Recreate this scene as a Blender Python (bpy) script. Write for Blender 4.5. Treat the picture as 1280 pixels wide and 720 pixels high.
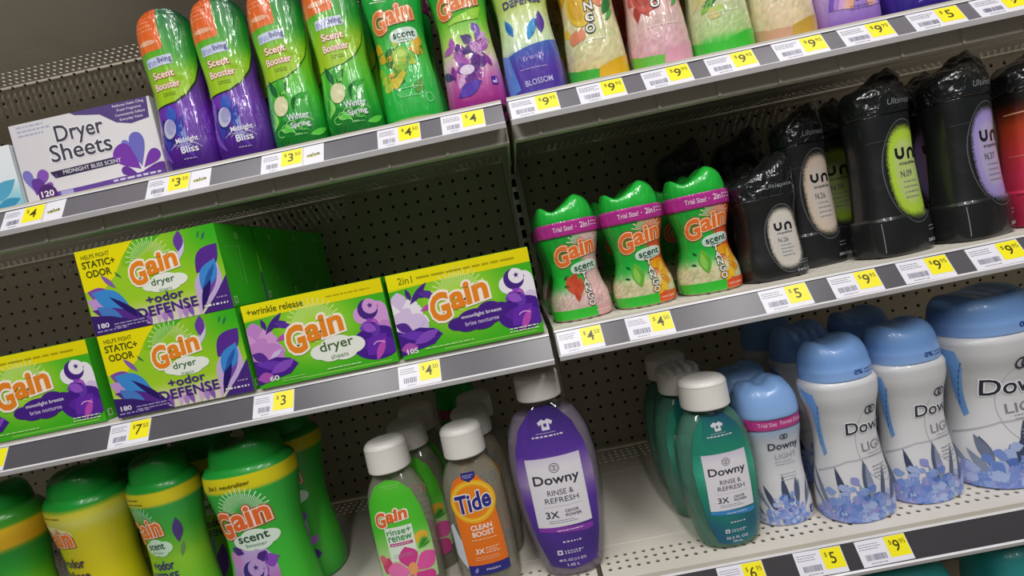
import bpy, math, random
import numpy as np
from mathutils import Matrix, Vector
from mathutils.geometry import tessellate_polygon

sc = bpy.context.scene
for o in list(bpy.data.objects):
    bpy.data.objects.remove(o)
COL = sc.collection

# ------------------------------------------------------------------ camera, light, exposure
F_PX = 611.42
CAM_R = ((0.97877, 0.01110, -0.20430), (-0.02600, 0.99717, -0.07060), (0.20300, 0.07440, 0.97640))
CAM_C = (-0.0204, -0.5802, 0.0521)
cam_d = bpy.data.cameras.new('camera')
cam = bpy.data.objects.new('camera', cam_d)
COL.objects.link(cam)
cam_d.sensor_width = 36.0
cam_d.lens = F_PX / 1280 * 36.0
cam_d.clip_start = 0.02
rr, ff, uu = [Vector(v).normalized() for v in CAM_R]
uu = rr.cross(ff).normalized()
rr = ff.cross(uu).normalized()
cam.matrix_world = Matrix(((rr.x, uu.x, -ff.x, CAM_C[0]), (rr.y, uu.y, -ff.y, CAM_C[1]),
                           (rr.z, uu.z, -ff.z, CAM_C[2]), (0, 0, 0, 1)))
sc.camera = cam

world = bpy.data.worlds.new('store_air')
sc.world = world
world.use_nodes = True
world.node_tree.nodes['Background'].inputs[0].default_value = (0.93, 0.97, 1.0, 1)
world.node_tree.nodes['Background'].inputs[1].default_value = 0.032

def area(name, loc, target, sx, sy, power, color=(1, 0.98, 0.965)):
    d = bpy.data.lights.new(name, 'AREA')
    d.shape = 'RECTANGLE'; d.size = sx; d.size_y = sy; d.energy = power; d.color = color
    o = bpy.data.objects.new(name, d); COL.objects.link(o)
    o.location = loc
    o.rotation_euler = (Vector(target) - Vector(loc)).to_track_quat('-Z', 'Y').to_euler()
    return o
# fluorescent ceiling fixtures hung across the aisle
for fx in (-1.05, 0.10, 1.25):
    area('ceiling_fluorescent_light', (fx, -1.55, 1.80), (fx, -1.30, 0.0), 0.13, 1.9, 26)

sc.view_settings.view_transform = 'Standard'
sc.view_settings.look = 'None'
sc.view_settings.gamma = 1.0
sc.view_settings.use_curve_mapping = False
sc.view_settings.exposure = 0.33
sc.cycles.transparent_max_bounces = 24

# ------------------------------------------------------------------ colour and materials
def lin(c):
    c = np.asarray(c, float)
    return np.where(c <= 0.04045, c / 12.92, ((c + 0.055) / 1.055) ** 2.4)
def hx(s):
    s = s.lstrip('#')
    return np.array([int(s[i:i + 2], 16) / 255 for i in (0, 2, 4)])
def rgb(c):
    return hx(c) if isinstance(c, str) else np.asarray(c, float)

MATS = {}
def principled(name, rough=0.4, base=None, metallic=0, spec=0.5, coat=0.0, bump=None, attr=False, noise=None, coat_rough=0.05):
    m = bpy.data.materials.new(name); m.use_nodes = True
    nt = m.node_tree; b = nt.nodes['Principled BSDF']
    b.inputs['Roughness'].default_value = rough
    b.inputs['Metallic'].default_value = metallic
    b.inputs['Specular IOR Level'].default_value = spec
    b.inputs['Coat Weight'].default_value = coat
    b.inputs['Coat Roughness'].default_value = coat_rough
    if attr:
        a = nt.nodes.new('ShaderNodeAttribute'); a.attribute_name = 'Col'
        nt.links.new(a.outputs['Color'], b.inputs['Base Color'])
    else:
        c = lin(rgb(base))
        b.inputs['Base Color'].default_value = (*c, 1)
        if noise:
            scale, amt = noise
            tc = nt.nodes.new('ShaderNodeTexCoord')
            n = nt.nodes.new('ShaderNodeTexNoise'); n.inputs['Scale'].default_value = scale
            n.inputs['Detail'].default_value = 6
            r = nt.nodes.new('ShaderNodeMapRange')
            r.inputs['From Min'].default_value = 0.3; r.inputs['From Max'].default_value = 0.7
            r.inputs['To Min'].default_value = 1 - amt; r.inputs['To Max'].default_value = 1 + amt
            mx = nt.nodes.new('ShaderNodeMix'); mx.data_type = 'RGBA'; mx.blend_type = 'MULTIPLY'
            mx.inputs['Factor'].default_value = 1
            mx.inputs['A'].default_value = (*c, 1)
            nt.links.new(tc.outputs['Object'], n.inputs['Vector'])
            nt.links.new(n.outputs['Fac'], r.inputs['Value'])
            nt.links.new(r.outputs['Result'], mx.inputs['B'])
            nt.links.new(mx.outputs['Result'], b.inputs['Base Color'])
    if bump:
        scale, strength, dist, stretch = bump
        tc = nt.nodes.new('ShaderNodeTexCoord')
        mp = nt.nodes.new('ShaderNodeMapping'); mp.inputs['Scale'].default_value = stretch
        n = nt.nodes.new('ShaderNodeTexNoise'); n.inputs['Scale'].default_value = scale
        n.inputs['Detail'].default_value = 2.5; n.inputs['Distortion'].default_value = 0.6
        bp = nt.nodes.new('ShaderNodeBump'); bp.inputs['Strength'].default_value = strength
        bp.inputs['Distance'].default_value = dist
        nt.links.new(tc.outputs['Object'], mp.inputs['Vector'])
        nt.links.new(mp.outputs['Vector'], n.inputs['Vector'])
        nt.links.new(n.outputs['Fac'], bp.inputs['Height'])
        nt.links.new(bp.outputs['Normal'], b.inputs['Normal'])
        if coat > 0:
            nt.links.new(bp.outputs['Normal'], b.inputs['Coat Normal'])
    MATS[name] = m
    return m

principled('almond_paint', 0.45, 'd2ccc0', noise=(9, 0.05))
principled('panel_paint', 0.6, 'b9b09d', noise=(5, 0.07))
principled('gap_shade', 0.9, '15130f')  # near-black colour standing in for shade behind holes and slots
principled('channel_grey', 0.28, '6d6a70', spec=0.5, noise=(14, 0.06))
principled('channel_dimmed', 0.28, '57555a', spec=0.5, noise=(14, 0.06))  # same plastic as channel_grey, weaker reflection put into the colour
principled('channel_shaded', 0.3, '3f3d40', spec=0.5, noise=(14, 0.06))  # same plastic again, dimness of the lower shelves put into the colour
principled('channel_lip', 0.25, 'dcdadd')
principled('tag_print', 0.35, attr=True)
principled('box_print', 0.3, attr=True, coat=0.15)
principled('film_print', 0.3, attr=True, coat=0.8, bump=(75, 0.75, 0.0035, (1.0, 1.0, 0.28)), coat_rough=0.04)
principled('satin_print', 0.35, attr=True, coat=0.25, bump=(22, 0.12, 0.004, (1.0, 1.0, 0.6)))
principled('dark_film', 0.4, attr=True, coat=0.5, bump=(30, 0.35, 0.004, (1.0, 1.0, 0.6)), coat_rough=0.08)
principled('crumpled_film', 0.3, attr=True, coat=1.0, bump=(55, 0.9, 0.008, (1.0, 1.0, 1.0)), coat_rough=0.04)
principled('cap_white', 0.35, 'e9e6df', bump=(30, 0.05, 0.002, (1, 1, 1)))
principled('floor_vinyl', 0.3, '7d776c', noise=(3, 0.08))

def clear_mat(name, tint, gloss=0.05):
    m = bpy.data.materials.new(name); m.use_nodes = True
    nt = m.node_tree; nt.nodes.remove(nt.nodes['Principled BSDF'])
    out = nt.nodes['Material Output']
    t = nt.nodes.new('ShaderNodeBsdfTransparent'); t.inputs[0].default_value = (*lin(rgb(tint)), 1)
    g = nt.nodes.new('ShaderNodeBsdfGlossy'); g.inputs['Roughness'].default_value = gloss
    fr = nt.nodes.new('ShaderNodeLayerWeight'); fr.inputs['Blend'].default_value = 0.5
    pw = nt.nodes.new('ShaderNodeMath'); pw.operation = 'POWER'; pw.inputs[1].default_value = 4.0
    ad = nt.nodes.new('ShaderNodeMath'); ad.operation = 'MULTIPLY_ADD'; ad.inputs[1].default_value = 0.55; ad.inputs[2].default_value = 0.045
    nt.links.new(fr.outputs['Facing'], pw.inputs[0]); nt.links.new(pw.outputs[0], ad.inputs[0])
    mx = nt.nodes.new('ShaderNodeMixShader')
    nt.links.new(ad.outputs[0], mx.inputs[0]); nt.links.new(t.outputs[0], mx.inputs[1])
    nt.links.new(g.outputs[0], mx.inputs[2]); nt.links.new(mx.outputs[0], out.inputs['Surface'])
    MATS[name] = m
def liquid_mat(name, tint, body, milk):
    m = bpy.data.materials.new(name); m.use_nodes = True
    nt = m.node_tree; b = nt.nodes['Principled BSDF']; out = nt.nodes['Material Output']
    b.inputs['Base Color'].default_value = (*lin(rgb(body)), 1)
    b.inputs['Roughness'].default_value = 0.15
    t = nt.nodes.new('ShaderNodeBsdfTransparent'); t.inputs[0].default_value = (*lin(rgb(tint)), 1)
    mx = nt.nodes.new('ShaderNodeMixShader'); mx.inputs[0].default_value = milk
    nt.links.new(t.outputs[0], mx.inputs[1]); nt.links.new(b.outputs[0], mx.inputs[2])
    nt.links.new(mx.outputs[0], out.inputs['Surface'])
    MATS[name] = m
clear_mat('clear_plastic', 'f2f3f0')
liquid_mat('liquid_clear', 'f1f0ea', 'd8d4c6', 0.30)
liquid_mat('liquid_teal', 'a8dccb', '86c8b4', 0.36)
liquid_mat('liquid_lilac', 'e4daea', 'c4b6d0', 0.40)

# ------------------------------------------------------------------ objects
def link(o, parent=None):
    COL.objects.link(o)
    if parent is not None:
        o.parent = parent
    return o
def tag(o, label, cat, group=None, kind=None):
    o['label'] = label; o['category'] = cat
    if group: o['group'] = group
    if kind: o['kind'] = kind
    return o
def thing(name, label, cat, loc=(0, 0, 0), rotz=0.0, group=None):
    o = bpy.data.objects.new(name, None); link(o)
    o.empty_display_size = 0.03
    o.location = loc; o.rotation_euler = (0, 0, rotz)
    return tag(o, label, cat, group)
def part(name, me, mat, parent, loc=None):
    o = bpy.data.objects.new(name, me)
    if mat is not None and len(me.materials) == 0:
        me.materials.append(MATS[mat])
    link(o, parent)
    if loc: o.location = loc
    return o
def dup(root, loc, rotz=None, label=None, group=None):
    r = root.copy(); link(r); r.location = loc
    if rotz is not None: r.rotation_euler = (0, 0, rotz)
    if label: r['label'] = label
    if group: r['group'] = group
    for ch in list(root.children):
        c = ch.copy(); link(c, r)
        for g in list(ch.children):
            link(g.copy(), c)
    return r
def mesh(name, v, f, smooth=False, colors=None):
    me = bpy.data.meshes.new(name)
    me.from_pydata([tuple(map(float, p)) for p in v], [], [tuple(map(int, q)) for q in f])
    if smooth:
        me.polygons.foreach_set('use_smooth', [True] * len(me.polygons))
    if colors is not None:
        put_colors(me, colors)
    me.update()
    return me
def put_colors(me, colors):
    at = me.color_attributes.new('Col', 'FLOAT_COLOR', 'POINT')
    c = np.ones((len(me.vertices), 4), np.float32); c[:, :3] = lin(colors)
    at.data.foreach_set('color', c.ravel())
class MB:
    def __init__(s): s.v = []; s.f = []
    def add(s, v, f):
        k = len(s.v); s.v += [tuple(p) for p in v]; s.f += [tuple(i + k for i in q) for q in f]; return s
    def box(s, x0, x1, y0, y1, z0, z1):
        v = [(x, y, z) for z in (z0, z1) for y in (y0, y1) for x in (x0, x1)]
        return s.add(v, [(0, 2, 3, 1), (4, 5, 7, 6), (0, 1, 5, 4), (2, 6, 7, 3), (0, 4, 6, 2), (1, 3, 7, 5)])
    def prism(s, prof, x0, x1):            # prof: list of (y, z) around, extruded in x
        n = len(prof)
        v = [(x0, y, z) for y, z in prof] + [(x1, y, z) for y, z in prof]
        f = [(i, (i + 1) % n, n + (i + 1) % n, n + i) for i in range(n)]
        f += [tuple(range(n))[::-1], tuple(range(n, 2 * n))]
        return s.add(v, f)
    def mesh(s, name, smooth=False, colors=None):
        return mesh(name, s.v, s.f, smooth, colors)

# ------------------------------------------------------------------ lettering
GLY = {}
def glyphs(s, bold):
    key = (s, bold)
    if key not in GLY:
        cu = bpy.data.curves.new('t', 'FONT'); cu.body = s; cu.resolution_u = 3; cu.offset = bold
        cu.fill_mode = 'FRONT'
        ob = bpy.data.objects.new('t', cu)
        me = ob.to_mesh(); me.calc_loop_triangles()
        co = np.empty(len(me.vertices) * 3); me.vertices.foreach_get('co', co); co = co.reshape(-1, 3)[:, :2]
        ti = np.empty(len(me.loop_triangles) * 3, int); me.loop_triangles.foreach_get('vertices', ti)
        tri = co[ti.reshape(-1, 3)]
        par = list(range(len(co)))
        def root(i):
            while par[i] != i:
                par[i] = par[par[i]]; i = par[i]
            return i
        for e in me.edges:
            a_, b_ = root(e.vertices[0]), root(e.vertices[1])
            if a_ != b_: par[a_] = b_
        ids = {}
        isl = np.array([ids.setdefault(root(i), len(ids)) for i in ti.reshape(-1, 3)[:, 0]])
        ob.to_mesh_clear(); bpy.data.objects.remove(ob); bpy.data.curves.remove(cu)
        GLY[key] = (tri, co.min(0) if len(co) else np.zeros(2), co.max(0) if len(co) else np.ones(2), isl)
    return GLY[key]

# ------------------------------------------------------------------ surfaces
def pchip(x, y, q):
    x = np.asarray(x, float); y = np.asarray(y, float)
    h = np.diff(x); d = np.diff(y) / h
    m = np.zeros(len(x)); m[0] = d[0]; m[-1] = d[-1]
    for i in range(1, len(x) - 1):
        m[i] = 0 if d[i - 1] * d[i] <= 0 else 2 / (1 / d[i - 1] + 1 / d[i])
    i = np.clip(np.searchsorted(x, q) - 1, 0, len(h) - 1)
    t = (q - x[i]) / h[i]
    return ((2 * t ** 3 - 3 * t ** 2 + 1) * y[i] + (t ** 3 - 2 * t ** 2 + t) * h[i] * m[i]
            + (-2 * t ** 3 + 3 * t ** 2) * y[i + 1] + (t ** 3 - t ** 2) * h[i] * m[i + 1])
class Loft:
    """An upright body: half width a(z), half depth b(z), superellipse sections."""
    def __init__(s, rows, n=2.2, M=44, depth=None):
        r = np.array([q[:2] for q in rows], float)
        b = np.array([q[2] if len(q) > 2 else q[1] * depth for q in rows], float)
        zs = np.unique(np.concatenate([np.linspace(r[0, 0], r[-1, 0], M), r[:, 0]]))
        s.z = zs; s.a = pchip(r[:, 0], r[:, 1], zs); s.b = pchip(r[:, 0], b, zs); s.n = n
        ratio = float(np.mean(s.b / s.a))
        t = np.linspace(-math.pi, math.pi, 721)
        x, y = s.se(t, 1.0, ratio)
        L = np.concatenate([[0], np.cumsum(np.hypot(np.diff(x), np.diff(y)))])
        s.tt = t; s.ss = L - L[360]
    def se(s, t, a, b):
        e = 2 / s.n
        return a * np.sign(np.sin(t)) * np.abs(np.sin(t)) ** e, -b * np.sign(np.cos(t)) * np.abs(np.cos(t)) ** e
    def map(s, u, z, off):
        z = np.clip(z, s.z[0] + .0006, s.z[-1])
        a = np.interp(z, s.z, s.a); b = np.interp(z, s.z, s.b)
        t = np.interp(u / a, s.ss, s.tt)
        x, y = s.se(t, a, b)
        e = 2 - 2 / s.n
        nx = np.sign(np.sin(t)) * np.abs(np.sin(t)) ** e / a; ny = -np.sign(np.cos(t)) * np.abs(np.cos(t)) ** e / b
        l = np.hypot(nx, ny) + 1e-12; nx /= l; ny /= l
        return np.stack([x + nx * off, y + ny * off, z], 1), np.stack([nx, ny, 0 * z], 1)
    def mesh(s, name, color=None, N=60, close=True, wave=None, jitter=None):
        t = np.linspace(-math.pi, math.pi, N, endpoint=False)
        V = []; U = []
        for z, a, b in zip(s.z, s.a, s.b):
            x, y = s.se(t, a, b)
            V.append(np.stack([x, y, np.full(N, z)], 1)); U.append(np.interp(t, s.tt, s.ss) * a)
        R = len(V)
        F = [(r * N + i, r * N + (i + 1) % N, (r + 1) * N + (i + 1) % N, (r + 1) * N + i) for r in range(R - 1) for i in range(N)]
        if close:                                   # rounded-in top made of shrinking rings
            top = V[-1]
            for k in (0.8, 0.55, 0.28, 0.08):
                V.append(np.stack([top[:, 0] * k, top[:, 1] * k, top[:, 2]], 1)); U.append(U[R - 1] * k)
            for r in range(R - 1, R + 3):
                F += [(r * N + i, r * N + (i + 1) % N, (r + 1) * N + (i + 1) % N, (r + 1) * N + i) for i in range(N)]
            F.append(tuple(range((R + 3) * N, (R + 4) * N)))
        F.append(tuple(range(N))[::-1])
        V = np.concatenate(V); U = np.concatenate(U)
        if wave is not None:
            V = wave(V)
        cols = None
        if color is not None:
            cols = color(U, V[:, 2]) if callable(color) else np.tile(rgb(color), (len(V), 1))
            cols = np.clip(np.asarray(cols, float), 0, 1)
        return mesh(name, V, F, True, cols)
class Flat:
    """The front face of a carton (u to the right, z up) at y = y0."""
    def __init__(s, y0=0.0, W=9.0, H=9.0): s.y0 = y0; s.W = W; s.H = H
    def map(s, u, z, off):
        o = np.zeros_like(u); u = np.clip(u, -s.W / 2, s.W / 2); z = np.clip(z, 0.0003, s.H - .0003)
        return np.stack([u, s.y0 - off + o, z], 1), np.stack([o, o - 1, o], 1)
class Side:
    """The right face (sgn 1) or left face of a carton: u runs back along +y."""
    def __init__(s, x0, sgn=1): s.x0 = x0; s.g = sgn
    def map(s, u, z, off):
        o = np.zeros_like(u)
        return np.stack([o + s.x0 + s.g * off, u, z], 1), np.stack([o + s.g, o, o], 1)
class Tilt:
    """A plane leaning back: z runs up the slope."""
    def __init__(s, y, z, ang): s.y = y; s.zz = z; s.c = math.cos(ang); s.s = math.sin(ang)
    def map(s, u, z, off):
        o = np.zeros_like(u)
        return np.stack([u, s.y + z * s.s - off * s.c, s.zz + z * s.c + off * s.s], 1), np.stack([o, o - s.c, o + s.s], 1)

def split(tri, cid, lay, L):
    out = []
    L2 = L * L
    while len(tri):
        e = tri - np.roll(tri, -1, 1)
        d = (e ** 2).sum(2)
        k = d.argmax(1)
        big = d[np.arange(len(tri)), k] > L2
        out.append((tri[~big], cid[~big], lay[~big]))
        T = tri[big]; k = k[big]; c = cid[big]; l = lay[big]
        if not len(T): break
        ar = np.arange(len(T))
        A = T[ar, k]; B = T[ar, (k + 1) % 3]; C = T[ar, (k + 2) % 3]
        M = (A + B) / 2
        tri = np.concatenate([np.stack([A, M, C], 1), np.stack([M, B, C], 1)])
        cid = np.concatenate([c, c]); lay = np.concatenate([l, l])
    return [np.concatenate(q) for q in zip(*out)]

class Art:
    """Flat print: coloured shapes and lettering laid on a surface."""
    def __init__(s): s.ops = {'label': [], 'lettering': []}; s.pal = []; s.flat = False; s.dz = 0.0
    def _put(s, ch, tri, color, L):
        ch = 'label' if s.flat else ch; s.pal.append(color); s.ops[ch].append((np.asarray(tri, float) + np.array([0.0, s.dz]), len(s.pal) - 1, L + .021 * (len(s.pal) % 43)))
    def poly(s, pts, color, L=1, ch='label'):
        pts = np.asarray(pts, float)
        t = tessellate_polygon([[Vector((p[0], p[1], 0)) for p in pts]])
        if t: s._put(ch, pts[np.array(t)], color, L)
        return s
    def rect(s, x0, x1, z0, z1, color, L=1, ch='label'):
        return s.poly([(x0, z0), (x1, z0), (x1, z1), (x0, z1)], color, L, ch)
    def ell(s, cx, cz, rx, rz, color, L=1, rot=0.0, n=28, p=2.0):
        t = np.linspace(0, 2 * math.pi, n, endpoint=False)
        x = rx * np.sign(np.cos(t)) * np.abs(np.cos(t)) ** (2 / p); z = rz * np.sign(np.sin(t)) * np.abs(np.sin(t)) ** (2 / p)
        c, k = math.cos(rot), math.sin(rot)
        return s.poly(np.stack([cx + x * c - z * k, cz + x * k + z * c], 1), color, L)
    def ring(s, cx, cz, rx, rz, w, color, L=1, t0=0.0, t1=2 * math.pi, n=36):
        t = np.linspace(t0, t1, n); T = []
        for i in range(n - 1):
            q = [(cx + (rx - k) * math.cos(t[j]), cz + (rz - k) * math.sin(t[j])) for j, k in ((i, 0), (i + 1, 0), (i + 1, w), (i, w))]
            T += [[q[0], q[1], q[2]], [q[0], q[2], q[3]]]
        s._put('label', T, color, L); return s
    def leaf(s, x, z, ln, w, ang, color, L=1, bend=0.0, fat=0.5):
        """A pointed petal from its root (x, z) out along ang."""
        k = np.linspace(0, 1, 9)
        hw = w * np.sin(math.pi * k ** (math.log(0.5) / math.log(fat)))
        ax = k * ln; ay = bend * ln * np.sin(math.pi * k)
        pts = np.concatenate([np.stack([ax, ay + hw], 1), np.stack([ax, ay - hw], 1)[::-1][1:-1]])
        c, q = math.cos(ang), math.sin(ang)
        return s.poly(np.stack([x + pts[:, 0] * c - pts[:, 1] * q, z + pts[:, 0] * q + pts[:, 1] * c], 1), color, L)
    def drop(s, x, z, ln, w, ang, color, L=1):
        k = (1 - np.cos(np.linspace(0, math.pi, 15))) / 2
        hw = w * 1.55 * k ** 1.1 * np.sqrt(np.clip(1 - k * k, 0, 1)) * 1.25
        pts = np.concatenate([np.stack([k * ln, hw], 1), np.stack([k * ln, -hw], 1)[::-1][1:-1]])
        c, q = math.cos(ang), math.sin(ang)
        return s.poly(np.stack([x + pts[:, 0] * c - pts[:, 1] * q, z + pts[:, 0] * q + pts[:, 1] * c], 1), color, L)
    def rays(s, cx, cz, r0, r1, n, color, L=1, a0=0.0, a1=math.pi, w=0.03):
        T = []
        for i in range(n):
            a = a0 + (a1 - a0) * (i + 0.5) / n; r = r1 * (1 if i % 2 else 0.8)
            T.append([(cx + r0 * math.cos(a - w * .3), cz + r0 * math.sin(a - w * .3)), (cx + r * math.cos(a - w), cz + r * math.sin(a - w)), (cx + r * math.cos(a + w), cz + r * math.sin(a + w))])
        s._put('label', T, color, L); return s
    def moon(s, cx, cz, r, color, L=1):
        t = np.linspace(math.radians(100), math.radians(370), 22)
        o = np.stack([cx + r * np.cos(t), cz + r * np.sin(t)], 1)
        i = np.stack([cx + r * .3 + r * .78 * np.cos(t), cz + r * .3 + r * .78 * np.sin(t)], 1)[::-1]
        s.poly(np.concatenate([o, i[1:-1]]), color, L)
        a = np.linspace(0, 2 * math.pi, 10, endpoint=False) + math.pi / 2
        q = np.where(np.arange(10) % 2, .12, .3) * r
        return s.poly(np.stack([cx + .3 * r + q * np.cos(a), cz + .35 * r + q * np.sin(a)], 1), color, L)
    def cloud(s, cx, cz, w, h, color, L=1):
        for dx, dz, r in ((-.3, -.05, .24), (0, .08, .34), (.28, .02, .27), (.12, -.18, .26), (-.15, -.18, .24)):
            s.ell(cx + dx * w, cz + dz * h, r * w, r * h * 1.35, color, L)
        return s
    def text(s, str_, cx, cz, w=None, h=None, color='101010', L=6, bold=0.0, rot=0.0, shear=0.0, out=None, outb=0.06, align='c'):
        for b, col, dl in (((outb, out, -2),) if out else ()) + ((bold, color, 0),):
            _, lo, hi, _ = glyphs(str_, bold)
            tri, _, _, isl = glyphs(str_, b)
            if not len(tri): return s
            sz = hi - lo; mid = (lo + hi) / 2
            kx = w / sz[0] if w else h / sz[1]; kz = h / sz[1] if h else kx
            q = (tri - mid) * np.array([kx, kz])
            if align == 'l': q[..., 0] += sz[0] * kx / 2
            q[..., 0] += q[..., 1] * shear
            c, k = math.cos(rot), math.sin(rot)
            q = np.stack([cx + q[..., 0] * c - q[..., 1] * k, cz + q[..., 0] * k + q[..., 1] * c], -1)
            for k_ in range(3 if isl.max() else 1):
                if (isl % 3 == k_).any(): s._put('lettering', q[isl % 3 == k_], col, L + dl + .25 * k_ * (b > .04))
        return s
    def lines(s, x0, x1, z, n, dz, color, L=6, h=0.0006, ragged=True, seed=1):
        """Rows of print too small to read."""
        rg = random.Random(seed)
        for i in range(n):
            x = x0
            e = x1 - (rg.random() * .25 * (x1 - x0) if ragged else 0)
            while x < e:
                w = (x1 - x0) * rg.uniform(.05, .16)
                s.rect(x, min(x + w, e), z - i * dz, z - i * dz + h, color, L, 'lettering'); x += w + h * .9
        return s
    def build(s, surf, mat, parent, L=0.006, eps=0.00009, base=0.00022):
        lab = None
        for ch in ('label', 'lettering'):
            if not s.ops[ch]: continue
            tri = np.concatenate([o[0] for o in s.ops[ch]])
            cid = np.concatenate([np.full(len(o[0]), o[1]) for o in s.ops[ch]])
            lay = np.concatenate([np.full(len(o[0]), float(o[2])) for o in s.ops[ch]])
            tri, cid, lay = split(tri, cid, lay, L)
            # face outwards: counter-clockwise in (u, z)
            e1 = tri[:, 1] - tri[:, 0]; e2 = tri[:, 2] - tri[:, 0]
            fl = (e1[:, 0] * e2[:, 1] - e1[:, 1] * e2[:, 0]) < 0
            tri[fl] = tri[fl][:, ::-1]
            P = tri.reshape(-1, 2)
            co, nr = surf.map(P[:, 0], P[:, 1], base + np.repeat(lay, 3) * eps)
            cols = np.zeros((len(P), 3)); cc = np.repeat(cid, 3)
            for i in np.unique(cc):
                m = cc == i; c = s.pal[i]
                cols[m] = c(P[m, 0], P[m, 1] - s.dz) if callable(c) else rgb(c)
            me = bpy.data.meshes.new(ch)
            n = len(P)
            me.vertices.add(n); me.vertices.foreach_set('co', co.ravel())
            me.loops.add(n); me.loops.foreach_set('vertex_index', np.arange(n))
            me.polygons.add(n // 3); me.polygons.foreach_set('loop_start', np.arange(0, n, 3))
            me.update(calc_edges=True)
            me.polygons.foreach_set('use_smooth', [True] * (n // 3))
            put_colors(me, np.clip(cols, 0, 1))
            me.normals_split_custom_set_from_vertices(nr.tolist())
            o = part(ch, me, mat, lab if lab is not None else parent)
            if lab is None: lab = o
        return lab
def mix(a, b, t):
    a = rgb(a); b = rgb(b); t = np.clip(np.asarray(t, float), 0, 1)[..., None]
    return a + (b - a) * t
def ramp(z, stops):
    zs = [q[0] for q in stops]; cs = np.array([rgb(q[1]) for q in stops])
    return np.stack([np.interp(z, zs, cs[:, i]) for i in range(3)], 1)
def ss(x, a, b):
    t = np.clip((np.asarray(x) - a) / (b - a), 0, 1); return t * t * (3 - 2 * t)
NPR = np.random.RandomState(7)
def beads(c, amt):
    return np.clip(c + (NPR.rand(len(c), 1) - .5) * amt + (NPR.rand(len(c), 3) - .5) * amt * .4, 0, 1)

def gain_logo(A, cx, cz, w, rot=0.16, L=6, col='f08a24', out='fff4e4', edge=None):
    c, k = math.cos(rot), math.sin(rot)
    def at(dx, dz): return cx + dx * c - dz * k, cz + dx * k + dz * c
    for word, dx, dz, ww, hh in (('G', -.335 * w, -.03 * w, .33 * w, .46 * w), ('ain', .17 * w, .03 * w, .64 * w, .37 * w)):
        x, z = at(dx, dz)
        if edge:
            A.text(word, x, z, ww, hh, edge, L - 2.6, 0.03, rot, .12, edge, 0.095)
            A.text(word, x, z, ww, hh, col, L, 0.03, rot, .12, out, 0.062)
        else:
            A.text(word, x, z, ww, hh, col, L, 0.035, rot, .12, out, 0.1)
def flower(A, cx, cz, r, n, cols, L=2, a0=0.0, fat=.55, w=.32):
    for i in range(n):
        A.leaf(cx, cz, r, r * w, a0 + 2 * math.pi * i / n, cols[i % len(cols)], L + (i % 2), fat=fat)
def downy_mark(A, cx, cz, w, col, L=6, cut=True):
    A.ring(cx - w * .045, cz + w * .33, w * .085, w * .085, w * .025, col, L, n=18)
    A.ring(cx + w * .045, cz + w * .33, w * .085, w * .085, w * .025, col, L, n=18)
    A.text('Downy', cx, cz, w, w * .3, col, L, 0.012)

# ------------------------------------------------------------------ the fixture (shelves, panels, floor)
D = 0.401                      # depth of the back panel behind the price channels
TILT = math.radians(30)
SH = {'LT': (0.1987, 0.2327), 'LM': (-0.0861, -0.0505), 'RT': (0.1997, 0.2337), 'RM': (-0.0838, -0.0500),
      'RB': (-0.4209, -0.3836), 'LB': (-0.4209, -0.3836), 'LU': (0.5360, 0.5730), 'RU': (0.5360, 0.5730)}
XL0, XR1 = -1.19, 1.19

def perforated(mb, xs, ys, pitch, r, put, thick):
    """Cells of a sheet with round (8-sided) holes; put(u, v, w) gives the 3-D point."""
    h = pitch / 2
    ang = [math.pi / 4 * k for k in range(8)]
    outer = [(h, 0), (h, h), (0, h), (-h, h), (-h, 0), (-h, -h), (0, -h), (h, -h)]
    for x in xs:
        for y in ys:
            v = [put(x + a, y + b, 0) for a, b in outer] + [put(x + r * math.cos(t), y + r * math.sin(t), 0) for t in ang] \
                + [put(x + r * math.cos(t), y + r * math.sin(t), thick) for t in ang]
            f = [(k, (k + 1) % 8, 8 + (k + 1) % 8, 8 + k) for k in range(8)] + [(8 + k, 8 + (k + 1) % 8, 16 + (k + 1) % 8, 16 + k) for k in range(8)]
            mb.add(v, f)

def back_panel(name, x0, x1, gx):
    P = 0.0254
    z0, z1 = -0.80, 0.60
    n0 = math.ceil((x0 + P / 2 - gx) / P); n1 = math.floor((x1 - P / 2 - gx) / P)
    xs = [gx + i * P for i in range(n0, n1 + 1)]
    zs = [0.1895 + j * P for j in range(-22, 16)]
    mb = MB()
    perforated(mb, xs, zs, P, 0.0033, lambda u, v, w: (u, D + w, v), 0.003)
    a, b = xs[0] - P / 2, xs[-1] + P / 2; c, d = zs[0] - P / 2, zs[-1] + P / 2
    for q in ((x0, a, z0, z1), (b, x1, z0, z1), (a, b, z0, c), (a, b, d, z1)):
        if q[1] > q[0] and q[3] > q[2]:
            mb.add([(q[0], D, q[2]), (q[1], D, q[2]), (q[1], D, q[3]), (q[0], D, q[3])], [(0, 1, 2, 3)])
    o = part(name, mb.mesh(name), 'panel_paint', None)
    o['kind'] = 'structure'
    return o
back_panel('wall_back', XL0, -0.016, -0.3465)
back_panel('wall_back', 0.016, XR1, 0.0562)
o = part('wall_hole_shade', MB().box(XL0, XR1, D + 0.012, D + 0.03, -0.85, 0.75).mesh('wall_hole_shade'), 'gap_shade', None); o['kind'] = 'structure'  # black sheet added as painted shade behind the peg holes
o = part('floor', MB().box(-4, 4, -5, 1.5, -0.97, -0.95).mesh('floor'), 'floor_vinyl', None); o['kind'] = 'structure'

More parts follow.
